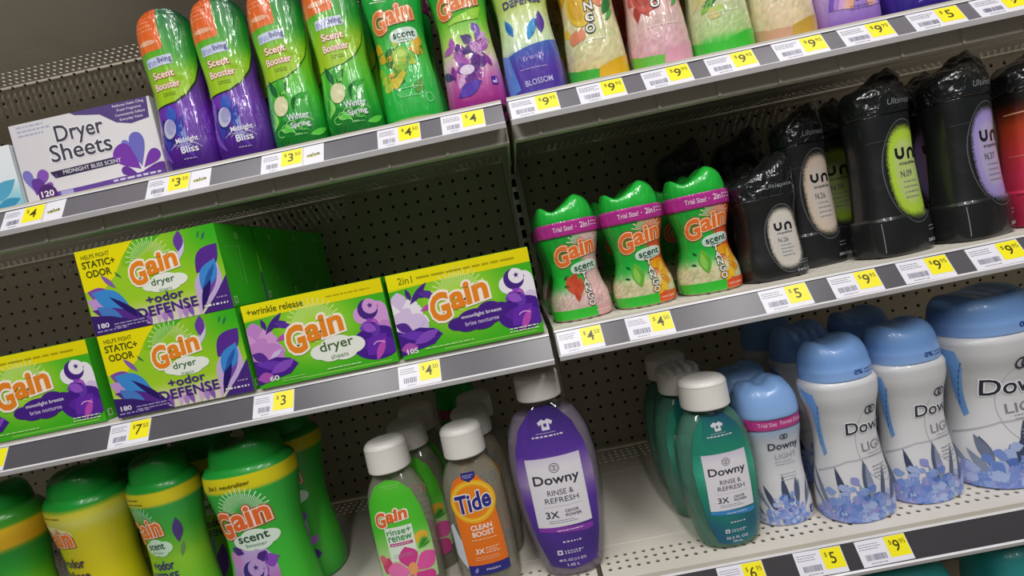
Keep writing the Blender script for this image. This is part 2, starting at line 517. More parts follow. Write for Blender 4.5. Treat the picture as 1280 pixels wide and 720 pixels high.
def upright(x):
    t = thing('slotted_upright', 'slotted almond steel upright between the two shelf bays', 'post', (x, D - 0.006, -0.95))
    mb = MB()
    mb.box(-0.015, -0.0045, -0.006, 0.012, 0, 1.56); mb.box(0.0045, 0.015, -0.006, 0.012, 0, 1.56)
    for k in range(61):
        z = k * 0.0254
        mb.box(-0.0045, 0.0045, -0.006, 0.012, z, z + 0.009)
    part('post', mb.mesh('post'), 'almond_paint', t)
    part('slot_shade', MB().box(-0.0044, 0.0044, 0.006, 0.011, 0, 1.55).mesh('slot_shade'), 'gap_shade', t)  # black bar added as painted shade inside the slots
upright(0.0)

def shelf(key, x0, x1, label, xh, dark=False):
    zb, zd = SH[key]
    zh = zb - (.0175 if key[1] in 'TU' else .004)
    t = thing('gondola_shelf', label, 'shelf', (0, 0, 0))
    y0 = 0.0175
    mb = MB()
    p = 0.0127; r = 0.0029
    rows_f = [0.0635, 0.0508, 0.0381]; rows_b = [0.386 - k * p for k in range(4)]
    n0 = math.ceil((x0 + p / 2 - xh) / p); n1 = math.floor((x1 - p / 2 - xh) / p)
    xs = [xh + i * p for i in range(n0, n1 + 1)]
    put = lambda u, v, w: (u, v, zd - w)
    perforated(mb, xs, rows_f + rows_b, p, r, put, 0.0015)
    a, b = xs[0] - p / 2, xs[-1] + p / 2
    def q(xa, xb, ya, yb, dz=0.0):
        mb.add([(xa, ya, zd), (xb, ya, zd), (xb, yb, zd + dz), (xa, yb, zd + dz)], [(0, 1, 2, 3)])
    fl, fh = rows_f[-1] - p / 2, rows_f[0] + p / 2
    bl, bh = rows_b[-1] - p / 2, rows_b[0] + p / 2
    for xa, xb, ya, yb in ((x0, x1, y0, fl), (x0, x1, fh, 0.0875), (x0, x1, 0.0885, 0.300), (x0, x1, 0.301, bl), (x0, x1, bh, D - 0.003),
                           (x0, a, fl, fh), (b, x1, fl, fh), (x0, a, bl, bh), (b, x1, bl, bh)):
        q(xa, xb, ya, yb)
    for yc in (0.0875, 0.300):                       # shallow pressed creases
        mb.add([(x0, yc, zd), (x1, yc, zd), (x1, yc + .0005, zd - .0007), (x0, yc + .0005, zd - .0007), (x1, yc + .001, zd), (x0, yc + .001, zd)], [(0, 1, 2, 3), (3, 2, 4, 5)])
    part('deck', mb.mesh('deck'), 'almond_paint', t)
    hem = MB()
    hem.prism([(y0, zd), (y0 + .0015, zd - .0003), (y0 + .0015, zh + .002), (y0 + .014, zh + .002), (y0 + .014, zh), (y0, zh)], x0, x1)
    x = x0 + 0.03
    while x < x1 - 0.01:                             # stiffening ribs along the hem
        hem.box(x, x + 0.0035, y0 - 0.0022, y0, zh + .0005, zb + 0.002); x += 0.072
    part('front_hem', hem.mesh('front_hem'), 'almond_paint', t)
    for xa in (x0, x1 - 0.002):                      # side flanges
        part('side_flange', MB().prism([(y0 + .002, zd - .0008), (D - .004, zd - .0008), (D - .004, zd - .045), (D - .06, zd - .045), (y0 + .002, zh + .002)], xa, xa + 0.002).mesh('side_flange'), 'almond_paint', t)
    h = 0.035; c, s = math.cos(TILT), math.sin(TILT)
    ch = MB().prism([(0.0005, zb), (0.0005 + h * s, zb + h * c), (0.003 + h * s, zb + h * c - .0002), (0.0030, zb - .0005)], x0, x1)
    pc = part('price_channel', ch.mesh('price_channel'), 'channel_shaded' if dark else 'channel_dimmed' if key[1] == 'M' else 'channel_grey', t)  # one plastic; the darker copies carry painted shade
    lip = MB().prism([(-.0024, zb + .0022), (-.0002, zb + .0036), (.0026, zb - .0022), (-.0004, zb - .0034)], x0, x1)
    lip.prism([(h * s - .0017, zb + h * c - .0012), (h * s - .0006, zb + h * c + .0008), (h * s + .0022, zb + h * c + .0006), (h * s + .0022, zb + h * c - .0012)], x0, x1)
    part('channel_lip', lip.mesh('channel_lip'), 'channel_lip', pc)
    return t
G = 0.0035
shelf('LT', XL0, -G, 'upper almond metal shelf holding the white carton and slim scent bottles', -0.3465)
shelf('LM', XL0, -G, 'middle almond metal shelf holding the green dryer sheet cartons', -0.3465)
shelf('RT', G, XR1, 'upper almond metal shelf holding the pastel fruit scent bottles', 0.0145)
shelf('RM', G, XR1, 'middle almond metal shelf holding trial bottles and black bottles', 0.0145)
shelf('RB', G, XR1, 'lower almond metal shelf holding teal rinse and white lavender bottles', 0.0145, True)
shelf('LB', XL0, -G, 'lower almond metal shelf holding yellow green bottles and clear rinse bottles', -0.3465, True)
shelf('LU', XL0, -G, 'topmost almond metal shelf above the white dryer sheet carton', -0.3465)
shelf('RU', G, XR1, 'topmost almond metal shelf above the pastel fruit scent bottles', 0.0145)
b_ = thing('base_deck', 'low almond base deck under the lowest shelf holding teal packs', 'shelf', (0, 0, 0))
part('deck', MB().box(G, XR1, 0.0, D - .003, -0.77, -0.755).mesh('deck'), 'almond_paint', b_)
part('kick_plate', MB().box(G, XR1, 0.03, 0.04, -0.95, -0.77).mesh('kick_plate'), 'almond_paint', b_)

# ------------------------------------------------------------------ price tags
def price_tag(key, xc, w, dollars, cents, label, value=False, dim=0.0):
    zb, zd = SH[key]
    h = 0.0285
    t = thing('price_tag', label, 'price tag', (xc, 0.0005, zb))
    t.rotation_euler = (0, NPR.uniform(-.012, .012), 0)
    surf = Tilt(0.0, 0.0, TILT)
    z0 = 0.0036; z1 = z0 + h
    pts = [(-w / 2, z0), (w / 2, z0), (w / 2, z1), (-w / 2, z1)]
    c, s = math.cos(TILT), math.sin(TILT)
    v = []
    for off in (0.0001, 0.0007):
        v += [(u, q * s - off * c, q * c + off * s) for u, q in pts]
    m = mesh('card', v, [(0, 3, 2, 1), (4, 5, 6, 7), (0, 1, 5, 4), (1, 2, 6, 5), (2, 3, 7, 6), (3, 0, 4, 7)], False, np.tile(hx('e6e4ec'), (8, 1)))
    part('card', m, 'tag_print', t)
    A = Art()
    e = w / 2 - (0.026 if value else 0.0)
    ya = e - 0.0265; yb = e - 0.0008
    A.rect(ya, yb, z0 + .0055, z1 - .0005, 'f6ea1e', 1)
    xm = (ya + yb) / 2
    zc = z0 + .0175
    A.text('$', xm - .0075, zc + .0035, h=.0055, color='5a5210', L=3)
    A.text(dollars, xm - (.001 if cents else 0), zc - .0005, h=.0125, color='4a430c', L=3, bold=.01)
    if cents:
        A.text(cents, xm + .0075, zc + .0032, h=.0052, color='6a6212', L=3)
    x0 = -w / 2 + .0025
    A.lines(x0, ya - .003, z1 - .005, 3, .0026, '8d8a98', 3, .0007, seed=int(xc * 1000) + 7)
    rg = random.Random(int(xc * 5000))
    x = x0 + .004
    while x < ya - .004:
        bw = rg.choice((.0004, .0007, .001)); A.rect(x, x + bw, z0 + .006, z0 + .0125, '77748a', 3, 'lettering'); x += bw + rg.choice((.0006, .0009))
    A.lines(x0 + .008, ya - .004, z0 + .0025, 1, .002, '8d8a98', 3, .0009, seed=3)
    if value:
        A.rect(e + .0004, e + .001, z0, z1, 'a8a6ac', 1)
        A.ell(e + .013, z0 + .013, .009, .0022, 'e8e284', 1, rot=.1)
        A.text('value', e + .013, z0 + .0142, .016, .0052, '55584a', 3, .02, .08)
    A.build(surf, 'tag_print', t, L=0.02, eps=.00008, base=.00075)
for a in [
    ('LT', -0.5834, .078, '4', '', 'white and yellow four dollar tag under the white dryer sheet carton', True),
    ('LT', -0.4012, .079, '3', '50', 'white and yellow tag under the purple slim bottle beside the white carton', True),
    ('LT', -0.2601, .077, '3', '50', 'white and yellow tag under the two green slim bottles', True),
    ('LT', -0.1299, .052, '4', '50', 'small price tag under the green bottle with yellow flowers'),
    ('LT', -0.0524, .052, '4', '', 'small price tag under the bottle fading from green to magenta'),
    ('RT', 0.0339, .058, '9', '95', 'price tag under the blue and purple scent bottle by the bay gap'),
    ('RT', 0.1141, .055, '9', '95', 'price tag under the yellow mango scent bottle'),
    ('RT', 0.1922, .056, '9', '95', 'price tag under the pink scent bottle with red flower'),
    ('RT', 0.2678, .057, '9', '95', 'price tag under the pale green scent bottle'),
    ('RT', 0.3483, .059, '9', '95', 'price tag under the cream scent bottle'),
    ('RT', 0.4254, .059, '9', '95', 'price tag under the lilac scent bottle'),
    ('RT', 0.5056, .059, '5', '', 'five dollar tag under the dark violet pouch'),
    ('RT', 0.5795, .059, '9', '95', 'price tag beyond the five dollar tag on the upper shelf'),
    ('LM', -0.7289, .055, '5', '', 'price tag at the far end of the green carton shelf'),
    ('LM', -0.5396, .053, '7', '50', 'faded seven dollar tag under the lower odor carton'),
    ('LM', -0.3538, .052, '3', '', 'three dollar tag under the lilac flower carton'),
    ('LM', -0.1683, .053, '4', '50', 'price tag under the moonlight carton with white flowers'),
    ('RM', 0.0331, .055, '4', '50', 'price tag under the pink trial bottle next to the bay gap'),
    ('RM', 0.1185, .056, '4', '50', 'price tag under the middle orange trial bottle'),
    ('RM', 0.2844, .058, '5', '', 'five dollar tag under the small black bottle'),
    ('RM', 0.3682, .058, '9', '95', 'price tag under the tall black bottle with cream oval'),
    ('RM', 0.4522, .060, '9', '95', 'price tag under the tall black bottle with lime oval'),
    ('RM', 0.5369, .062, '9', '95', 'price tag under the tall black bottle with lavender oval'),
    ('RB', 0.1735, .058, '6', '95', 'price tag under the teal rinse bottle'),
    ('RB', 0.2720, .060, '5', '', 'five dollar tag between small lavender bottle and its taller neighbour'),
    ('RB', 0.3517, .063, '9', '95', 'price tag under the tall white lavender bottles'),
    ('RB', 0.5780, .063, '9', '95', 'price tag under the largest white lavender bottle'),
]:
    price_tag(*a)

# ------------------------------------------------------------------ cartons
def carton_mesh(W, H, Dp, r=0.0012, cols=None):
    """A folded carton: slightly rounded upright edges, tucked top flap edge."""
    prof = []
    for sx, sy, a0 in ((1, 1, 0), (-1, 1, 90), (-1, -1, 180), (1, -1, 270)):
        for k in range(3):
            a = math.radians(a0 + 45 * k)
            prof.append((sx * (W / 2 - r) + r * math.cos(a), Dp / 2 + sy * (Dp / 2 - r) + r * math.sin(a)))
    n = len(prof); v = []; f = []
    for z, k in ((0.0, .0008), (.0008, 0), (H - .0008, 0), (H, .0008)):
        v += [(x * (1 - 2 * k / W), Dp / 2 + (y - Dp / 2) * (1 - 2 * k / Dp), z) for x, y in prof]
    for q in range(3):
        f += [(q * n + i, q * n + (i + 1) % n, (q + 1) * n + (i + 1) % n, (q + 1) * n + i) for i in range(n)]
    f += [tuple(range(n))[::-1], tuple(range(3 * n, 4 * n))]
    c = np.zeros((len(v), 3))
    for i, (x, y, z) in enumerate(v): c[i] = rgb(cols)
    return mesh('carton_body', v, f, False, c)

def sides(t, W, H, Dp, col, fine, mark='d8e6c8'):
    for sg in (1, -1):
        A = Art()
        A.rect(.0015, Dp - .0015, .0015, H - .0015, col, 0)
        A.lines(.012, Dp * .62, H * .72, 1, .004, fine, 1, .0008, seed=4)
        A.rect(Dp * .5 - .0012, Dp * .5 + .0004, H * .25, H * .75, fine, 1, 'lettering')
        A.rect(Dp * .38, Dp * .38 + .0008, H * .3, H * .68, fine, 1, 'lettering')
        A.rect(Dp * .45, Dp * .55, H * .82, H * .9, fine, 1)
        A.rect(.004, .011, .005, .014, mark, 1)
        A.rect(.0055, .0095, .0065, .0125, col, 2)
        A.build(Side(sg * W / 2, sg), 'box_print', t, L=.05, eps=.00009, base=.00004)

CW, CH, CD = 0.1775, 0.1062, 0.0815
def odor_art():
    W, H = CW, CH
    A = Art(); x0 = -W / 2
    X = lambda f: x0 + f * W
    Z = lambda f: f * H
    def bg(u, z):
        f = (u - x0) / W; g = z / H
        c = mix('9fd32a', '37b51f', ss(f, .55, 1.0) * ss(g, .35, .95))
        c = c + (rgb('c9e03a') - c) * (ss(.45 - g, 0, .4) * .7)[:, None]
        c = c + (rgb('e9def0') - c) * (ss(.33 - g, 0, .22) * .75)[:, None]
        return c
    A.rect(X(0), X(1), 0, H, bg, 0)
    A.poly([(X(0), H), (X(0), Z(.52)), (X(.13), Z(.5)), (X(.24), Z(.64)), (X(.32), Z(.83)), (X(.42), H)], 'f3e70c', 1)
    A.poly([(X(.42), H), (X(.34), Z(.86)), (X(.3), Z(.74)), (X(.34), Z(.72)), (X(.6), Z(.98)), (X(.62), H)], lambda u, z: mix('8ccb22', '3fb522', (u - X(.3)) / (.3 * W)), 1)
    A.rays(X(.5), Z(.74), .008, .029, 26, 'dff3b0', 2, math.radians(5), math.radians(178), .022)
    A.text('HELPS FIGHT', X(.14), Z(.915), .036, .0052, '6b6a10', 3, .01)
    A.text('STATIC+', X(.15), Z(.825), .042, .0088, '4d5212', 3, .025)
    A.text('ODOR', X(.135), Z(.715), .032, .0088, '4d5212', 3, .025)
    # leaves and petals
    A.leaf(X(.02), Z(.52), .035, .010, -.45, '8b4fa8', 2); A.leaf(X(.05), Z(.5), .05, .0125, -.55, '3f8fd8', 3)
    A.leaf(X(.0), Z(.42), .06, .014, -.55, 'c79bd6', 2); A.leaf(X(.06), Z(.33), .042, .009, -.75, '4b7fc9', 4)
    A.leaf(X(.02), Z(.3), .07, .010, -.4, '5a2f8f', 3); A.leaf(X(.16), Z(.42), .06, .004, -.75, '2c1c66', 4)
    A.leaf(X(.14), Z(.68), .024, .0032, -.9, '8a62b0', 3); A.leaf(X(.26), Z(.62), .008, .001, 1.9, '3a7a50', 3); A.leaf(X(.28), Z(.6), .008, .001, 2.1, '3a7a50', 3)
    A.leaf(X(.7), Z(.66), .03, .0042, 1.15, 'd9d0ee', 3); A.leaf(X(.715), Z(.76), .026, .0062, 1.35, '6c3fa5', 4)
    A.leaf(X(.865), Z(.87), .009, .001, 1.2, '2f7f4f', 3); A.leaf(X(.89), Z(.84), .011, .0013, 1.0, '2f6f6f', 3)
    A.leaf(X(.78), Z(.08), .062, .017, 1.05, 'cdb4e2', 2); A.leaf(X(.8), Z(.48), .045, .013, .75, '5c2f96', 3)
    A.leaf(X(.82), Z(.15), .055, .008, 1.15, '7a4bb0', 3); A.leaf(X(.81), Z(.28), .042, .0105, .95, '3f8fd8', 4); A.leaf(X(.83), Z(.3), .032, .003, .95, '2d5fae', 5)
    A.leaf(X(.78), Z(.04), .05, .0045, 1.15, '2c1c66', 4)
    A.poly([(X(.78), 0), (X(1), 0), (X(1), Z(.4)), (X(.9), Z(.2))], '4a2b80', 2)
    A.poly([(X(0), 0), (X(.42), 0), (X(.3), Z(.1)), (X(.14), Z(.2)), (X(0), Z(.24))], '3b2470', 5)
    for k in range(9):
        A.leaf(X(.36 + .05 * k), 0, .014 + .006 * (k % 3), .0035, 1.57 + .25 * math.sin(k * 2.1), ('b58ad0', '8d5bb8', 'd9b4dd')[k % 3], 2)
    gain_logo(A, X(.52), Z(.66), W * .36, .15, 8)
    A.cloud(X(.57), Z(.455), W * .3, H * .2, 'f2f6ea', 4)
    A.text('dryer', X(.56), Z(.47), .03, .0105, '3d6a33', 8, .006, .04)
    A.text('sheets', X(.565), Z(.38), .0165, .0035, '8fb58a', 8)
    A.text('+odor', X(.545), Z(.295), .048, .0105, '4a2a80', 8, .02, .02)
    A.text('DEFENSE', X(.545), Z(.165), .078, .0125, '4a2a80', 8, .02, .02)
    A.text('180', X(.075), Z(.105), .014, .006, 'f3eef8', 8, .02)
    A.lines(X(.15), X(.42), Z(.09), 2, .0035, 'a89cc8', 8, .0014, seed=5); A.lines(X(.02), X(.3), Z(.035), 1, .003, '9f93c4', 8, .0018, seed=6)
    A.lines(X(.8), X(.97), Z(.075), 1, .003, 'f0ecf6', 8, .0022, ragged=False, seed=8); A.lines(X(.9), X(.98), Z(.15), 1, .003, 'cbb8e0', 8, .0016, seed=9)
    return A
def moon_art(flow, word, cloudcol):
    W, H = CW, CH
    A = Art(); x0 = -W / 2
    X = lambda f: x0 + f * W
    Z = lambda f: f * H
    def bg(u, z):
        f = np.hypot((u - X(.47)) / W, (z - Z(.6)) / H * .8)
        return mix('b5e13a', '46b722', ss(f, .05, .5))
    A.rect(X(0), X(1), 0, Z(.84), bg, 0)
    A.rect(X(0), X(1), Z(.83), H, lambda u, z: mix('f5ec10', 'ecdc0a', (u - x0) / W), 1)
    A.poly([(X(0), Z(.83)), (X(0), Z(.8)), (X(.3), Z(.83))], 'd9e01a', 1)
    if word == 'dryer':
        A.text('+wrinkle release', X(.235), Z(.905), .071, .0085, '4f5a12', 3, .012, -.01)
        A.lines(X(.6), X(.95), Z(.9), 1, .003, 'b9ad10', 3, .0016, seed=12)
    else:
        A.text('2in1', X(.13), Z(.905), .018, .0085, '8a8210', 3, .008, -.01)
        A.lines(X(.21), X(.95), Z(.895), 1, .003, 'b3a80e', 3, .0024, seed=13)
    A.rays(X(.48), Z(.6), .01, .036, 34, 'ddf4a4', 1, math.radians(-5), math.radians(185), .02)
    p1, p2, p3 = flow
    # left flowers
    for (fx, fz, r, n, a) in ((.055, .56, .024, 5, .3), (.13, .44, .02, 5, 1.0), (.05, .36, .02, 5, .1)):
        flower(A, X(fx), Z(fz), r, n, (p1, p2), 2, a, .6, .4)
    A.ell(X(.07), Z(.49), .02, .018, p1, 2); A.ell(X(.15), Z(.36), .014, .016, p2, 2)
    A.leaf(X(.13), Z(.62), .034, .004, .75, '4a2a86', 4); A.leaf(X(.17), Z(.7), .022, .0042, .1, '4a2a86', 4); A.leaf(X(.14), Z(.66), .016, .003, 1.8, '4a2a86', 4); A.leaf(X(.2), Z(.73), .024, .004, -.35, '5d35a0', 4)
    A.leaf(X(.0), Z(.42), .022, .006, -.5, '5a2f96', 4); A.leaf(X(.19), Z(.52), .02, .003, .35, 'c050b0', 4)
    A.poly([(X(0), Z(.04)), (X(.1), Z(.08)), (X(.24), Z(.12)), (X(.31), Z(.22)), (X(.26), Z(.3)), (X(.16), Z(.34)), (X(.06), Z(.3)), (X(0), Z(.34))], '4b2390', 3)
    A.leaf(X(.01), Z(.3), .046, .006, -.25, '6f3ab8', 4); A.leaf(X(.1), Z(.16), .036, .006, .35, '8a4fc4', 4); A.leaf(X(.0), Z(.12), .022, .0065, .05, 'b055b8', 5)
    A.leaf(X(.12), Z(.33), .02, .003, .5, 'd9c4ee', 5)
    # right flower and moon
    A.cloud(X(.875), Z(.63), W * .22, H * .3, p1, 2); A.ell(X(.95), Z(.5), .012, .02, p1, 2); A.ell(X(.96), Z(.38), .011, .014, p2, 2)
    A.moon(X(.865), Z(.67), .0125, '4a2a86', 5)
    A.ell(X(.88), Z(.27), .031, .021, '4b2090', 3); A.leaf(X(.74), Z(.3), .06, .012, -.25, '5c2aa0', 4); A.leaf(X(.8), Z(.14), .036, .012, .7, '6a2fb0', 4)
    for k, (dx, dz, aa, cc) in enumerate(((.78, .46, .2, '7a3fb8'), (.92, .44, 2.4, '8f48c4'), (.86, .38, 1.2, 'c860c8'), (.84, .52, -.8, '4a2a86'), (.9, .5, -1.8, '6a3ab0'), (.8, .5, -.5, '9a58cc'))):
        A.leaf(X(dx), Z(dz), .019, .006, aa, cc, 5)
    A.leaf(X(.855), Z(.06), .03, .0045, 1.05, 'c050b8', 6); A.ring(X(.895), Z(.24), .008, .005, .0014, 'e8a8e0', 6, .3, 2.9, 12)
    A.poly([(X(.3), Z(.03)), (X(.95), Z(.03)), (X(.96), Z(.045)), (X(.3), Z(.045))], '8fd45a', 1)
    gain_logo(A, X(.47), Z(.58) if word != 'dryer' else Z(.55), W * .43, .15, 9)
    if word == 'dryer':
        A.cloud(X(.6), Z(.3), W * .36, H * .28, 'f2f4ea', 5)
        A.text('dryer', X(.6), Z(.335), .043, .0155, '3f6430', 9, .006, .06)
        A.text('sheets', X(.605), Z(.215), .022, .0055, '7f9f78', 9, 0, .04)
        A.lines(X(.5), X(.75), Z(.075), 1, .003, 'd8f0c0', 9, .0012, seed=14)
        A.text('60', X(.12), Z(.1), .012, .0065, 'f4fae8', 9, .02); A.lines(X(.17), X(.4), Z(.07), 2, .003, 'a8dc80', 9, .001, seed=15)
    else:
        A.cloud(X(.55), Z(.3), W * .36, H * .24, '4a2488', 5); A.cloud(X(.66), Z(.36), W * .26, H * .22, '4a2488', 5)
        A.text('moonlight breeze', X(.6), Z(.355), .05, .0058, 'efe6f8', 9, .012, .03)
        A.text('brise nocturne', X(.595), Z(.275), .042, .0052, 'd9c8ee', 9, .008, .03)
        A.text('105', X(.08), Z(.085), .014, .0066, 'f4fae8', 9, .02); A.lines(X(.17), X(.55), Z(.075), 1, .003, 'b8e690', 9, .0015, seed=16)
        A.lines(X(.77), X(.97), Z(.1), 2, .0036, 'e0f4c8', 9, .0014, ragged=False, seed=17)
    return A
CARTONS = {}
def carton(kind, x, y, z, label, group=None, rotz=0.0):
    if kind in CARTONS:
        return dup(CARTONS[kind], (x, y, z), rotz, label, group)
    t = thing('dryer_sheet_carton', label, 'carton', (x, y, z), rotz, group)
    part('carton_body', carton_mesh(CW, CH, CD, cols='36a51e'), 'box_print', t)
    A = odor_art() if kind == 'odor' else moon_art(('f4eef6', 'ddc8ea', 'fff'), 'moon', '') if kind == 'moon' else moon_art(('d9a0dc', 'c98ad2', 'fff'), 'dryer', '')
    A.build(Flat(0.0, CW - .0006, CH), 'box_print', t, L=.012, eps=.00009, base=.00005)
    sides(t, CW, CH, CD, '44c42a', '86d872')
    CARTONS[kind] = t
    return t
zd = SH['LM'][1]
carton('moon', -0.0966, 0.014, zd, 'green and yellow carton with white flowers and moon, by the bay gap')
carton('moon', -0.6580, 0.016, zd, 'green and yellow carton with moon left of the stacked odor cartons')
carton('lilac', -0.2795, 0.014, zd, 'green and yellow dryer sheet carton with lilac flowers and wrinkle release band')
GB = 'odor cartons in the deep stack'
carton('odor', -0.4636, 0.014, zd, 'front lower carton of the odor defense stack, on the shelf', GB)
carton('odor', -0.4636, 0.014, zd + CH, 'front upper carton of the odor defense stack', GB)
names = ('second', 'third', 'rearmost')
for k in range(3):
    carton('odor', -0.4636 + (.001, -.0012, .0006)[k], 0.014 + (k + 1) * (CD + .0006), zd, names[k] + ' lower carton back in the odor defense stack', GB)
    carton('odor', -0.4636 + (.0012, .0004, -.0008)[k], 0.014 + (k + 1) * (CD + .0006), zd + CH, names[k] + ' upper carton back in the odor defense stack', GB)

def white_carton():
    W, H, Dp = 0.188, 0.110, 0.085
    t = thing('dryer_sheet_carton', 'white dryer sheets carton with purple drops, 120 count', 'carton', (-0.535, 0.055, SH['LT'][1]), 0.0)
    part('carton_body', carton_mesh(W, H, Dp, cols='e2dfe0'), 'box_print', t)
    A = Art(); x0 = -W / 2
    X = lambda f: x0 + f * W
    Z = lambda f: .0095 + f * (H - .0095)
    A.rect(X(0), X(1), 0, H, lambda u, z: mix('dcd8dc', 'eceaea', (u - x0) / W), 0)
    A.poly([(X(.44), H), (X(.47), Z(.96)), (X(.55), Z(.93)), (X(.64), Z(.9)), (X(.74), Z(.76)), (X(.84), Z(.71)), (X(.97), Z(.74)), (X(.985), H)], '5d4a86', 1)
    for k, (s, f) in enumerate((('Reduces Static Cling', .22), ('Fresh Fragrance', .17), ('Conveniently Softens', .21), ('Everyday Value', .16))):
        A.text(s, X(.85), Z(.955 - .06 * k), f * W, .0042, 'e9e3f4', 4, .01, .0)
    A.lines(X(.05), X(.3), Z(.945), 3, .0055, 'b7bcd2', 2, .0018, seed=2)
    A.text('Dryer', X(.475), Z(.745), .064, .027, '4b4858', 4, .012, .0, out='f7f6f8', outb=.05)
    A.text('Sheets', X(.455), Z(.545), .082, .022, '4b4858', 4, .012, .0, out='f7f6f8', outb=.05)
    A.poly([(X(.2), Z(.33)), (X(.23), Z(.24)), (X(.78), Z(.26)), (X(.77), Z(.35))], '3a3450', 1)
    A.text('MIDNIGHT BLISS SCENT', X(.5), Z(.295), .078, .0052, 'd6d2de', 4, .02)
    A.poly([(X(.04), 0), (X(1), 0), (X(1), Z(.12)), (X(.8), Z(.09)), (X(.4), Z(.075)), (X(.1), Z(.075))], '6a4a9c', 1)
    A.lines(X(.62), X(.97), Z(.04), 1, .003, 'd9cfe8', 4, .0026, seed=11, ragged=False)
    A.drop(X(.83), Z(.13), .042, .0145, 2.25, '7d3fae', 3); A.drop(X(.84), Z(.16), .044, .0105, 1.55, '7470c4', 4); A.drop(X(.83), Z(.2), .036, .006, 2.0, '7d7bd0', 2)
    A.drop(X(.85), Z(.14), .03, .0085, .65, '7d3fae', 3); A.drop(X(.84), Z(.1), .032, .005, .1, '6a3a9c', 3); A.drop(X(.8), Z(.08), .022, .006, 2.7, '6a3a9c', 2)
    A.drop(X(.07), Z(.12), .03, .007, 1.8, '7f7ac8', 3); A.drop(X(.09), Z(.14), .028, .008, 1.0, '8a58b8', 3); A.drop(X(.1), Z(.13), .02, .004, .3, '8a58b8', 3); A.drop(X(.07), Z(.08), .022, .009, 1.2, '6a3f9c', 3)
    A.ell(X(.24), Z(.27), .0015, .003, '5a4a80', 3)
    A.ell(X(.15), Z(.07), .0125, .0125, '53306f', 4)
    A.text('120', X(.15), Z(.075), .017, .0078, 'f4f0f8', 6, .02)
    A.rect(X(.24), X(.33), Z(.01), Z(.07), 'a9a7d8', 2)
    A.build(Flat(0.0, W - .0006, H), 'box_print', t, L=.014, eps=.00009, base=.00005)
    sides(t, W, H, Dp, 'dedbdc', 'c3c0c8', 'c9c6d0')
white_carton()
def edge_carton():
    W, H, Dp = 0.075, 0.088, 0.07
    t = thing('tissue_pack', 'pale blue and white pack beside the white dryer sheet carton', 'pack', (-0.672, 0.055, SH['LT'][1]), 0.0)
    part('pack_body', carton_mesh(W, H, Dp, r=.004, cols='dfe8ee'), 'box_print', t)
    A = Art()
    A.rect(-W / 2, W / 2, 0, H, lambda u, z: ramp(z, ((0, '6fb3cc'), (H * .3, '9fd0dd'), (H * .5, 'e3edf1'), (H, 'eef2f4'))), 0)
    A.leaf(-.01, .02, .05, .01, .5, '5aa8c8', 1); A.leaf(.0, .012, .035, .006, .2, '3f94b8', 2)
    A.build(Flat(0.0), 'box_print', t, L=.012, eps=.00009, base=.00005)
edge_carton()
# ------------------------------------------------------------------ bottles
def crown(z0, hz, a, pts, soft=0.0, lean=0.0):
    """Bends the upper part of a cap so that its top follows a wave from side to side."""
    xs = np.array([p[0] for p in pts]); ys = np.array([p[1] for p in pts])
    def w(V):
        V = V.copy()
        k = np.clip((V[:, 2] - z0) / hz, 0, None)
        h = pchip(xs, ys, np.clip(V[:, 0] / a, xs[0], xs[-1]))
        V[:, 2] = np.where(k > 0, z0 + hz * k * (1 + (h - 1) * k), V[:, 2])
        V[:, 0] += lean * np.clip(k, 0, 1) ** 1.5
        if soft:
            V[:, 2] += soft * np.clip(k, 0, 1) * (np.sin(V[:, 0] * 260 + V[:, 1] * 90) * .5 + np.sin(V[:, 1] * 310 - V[:, 0] * 120) * .5)
        return V
    return w

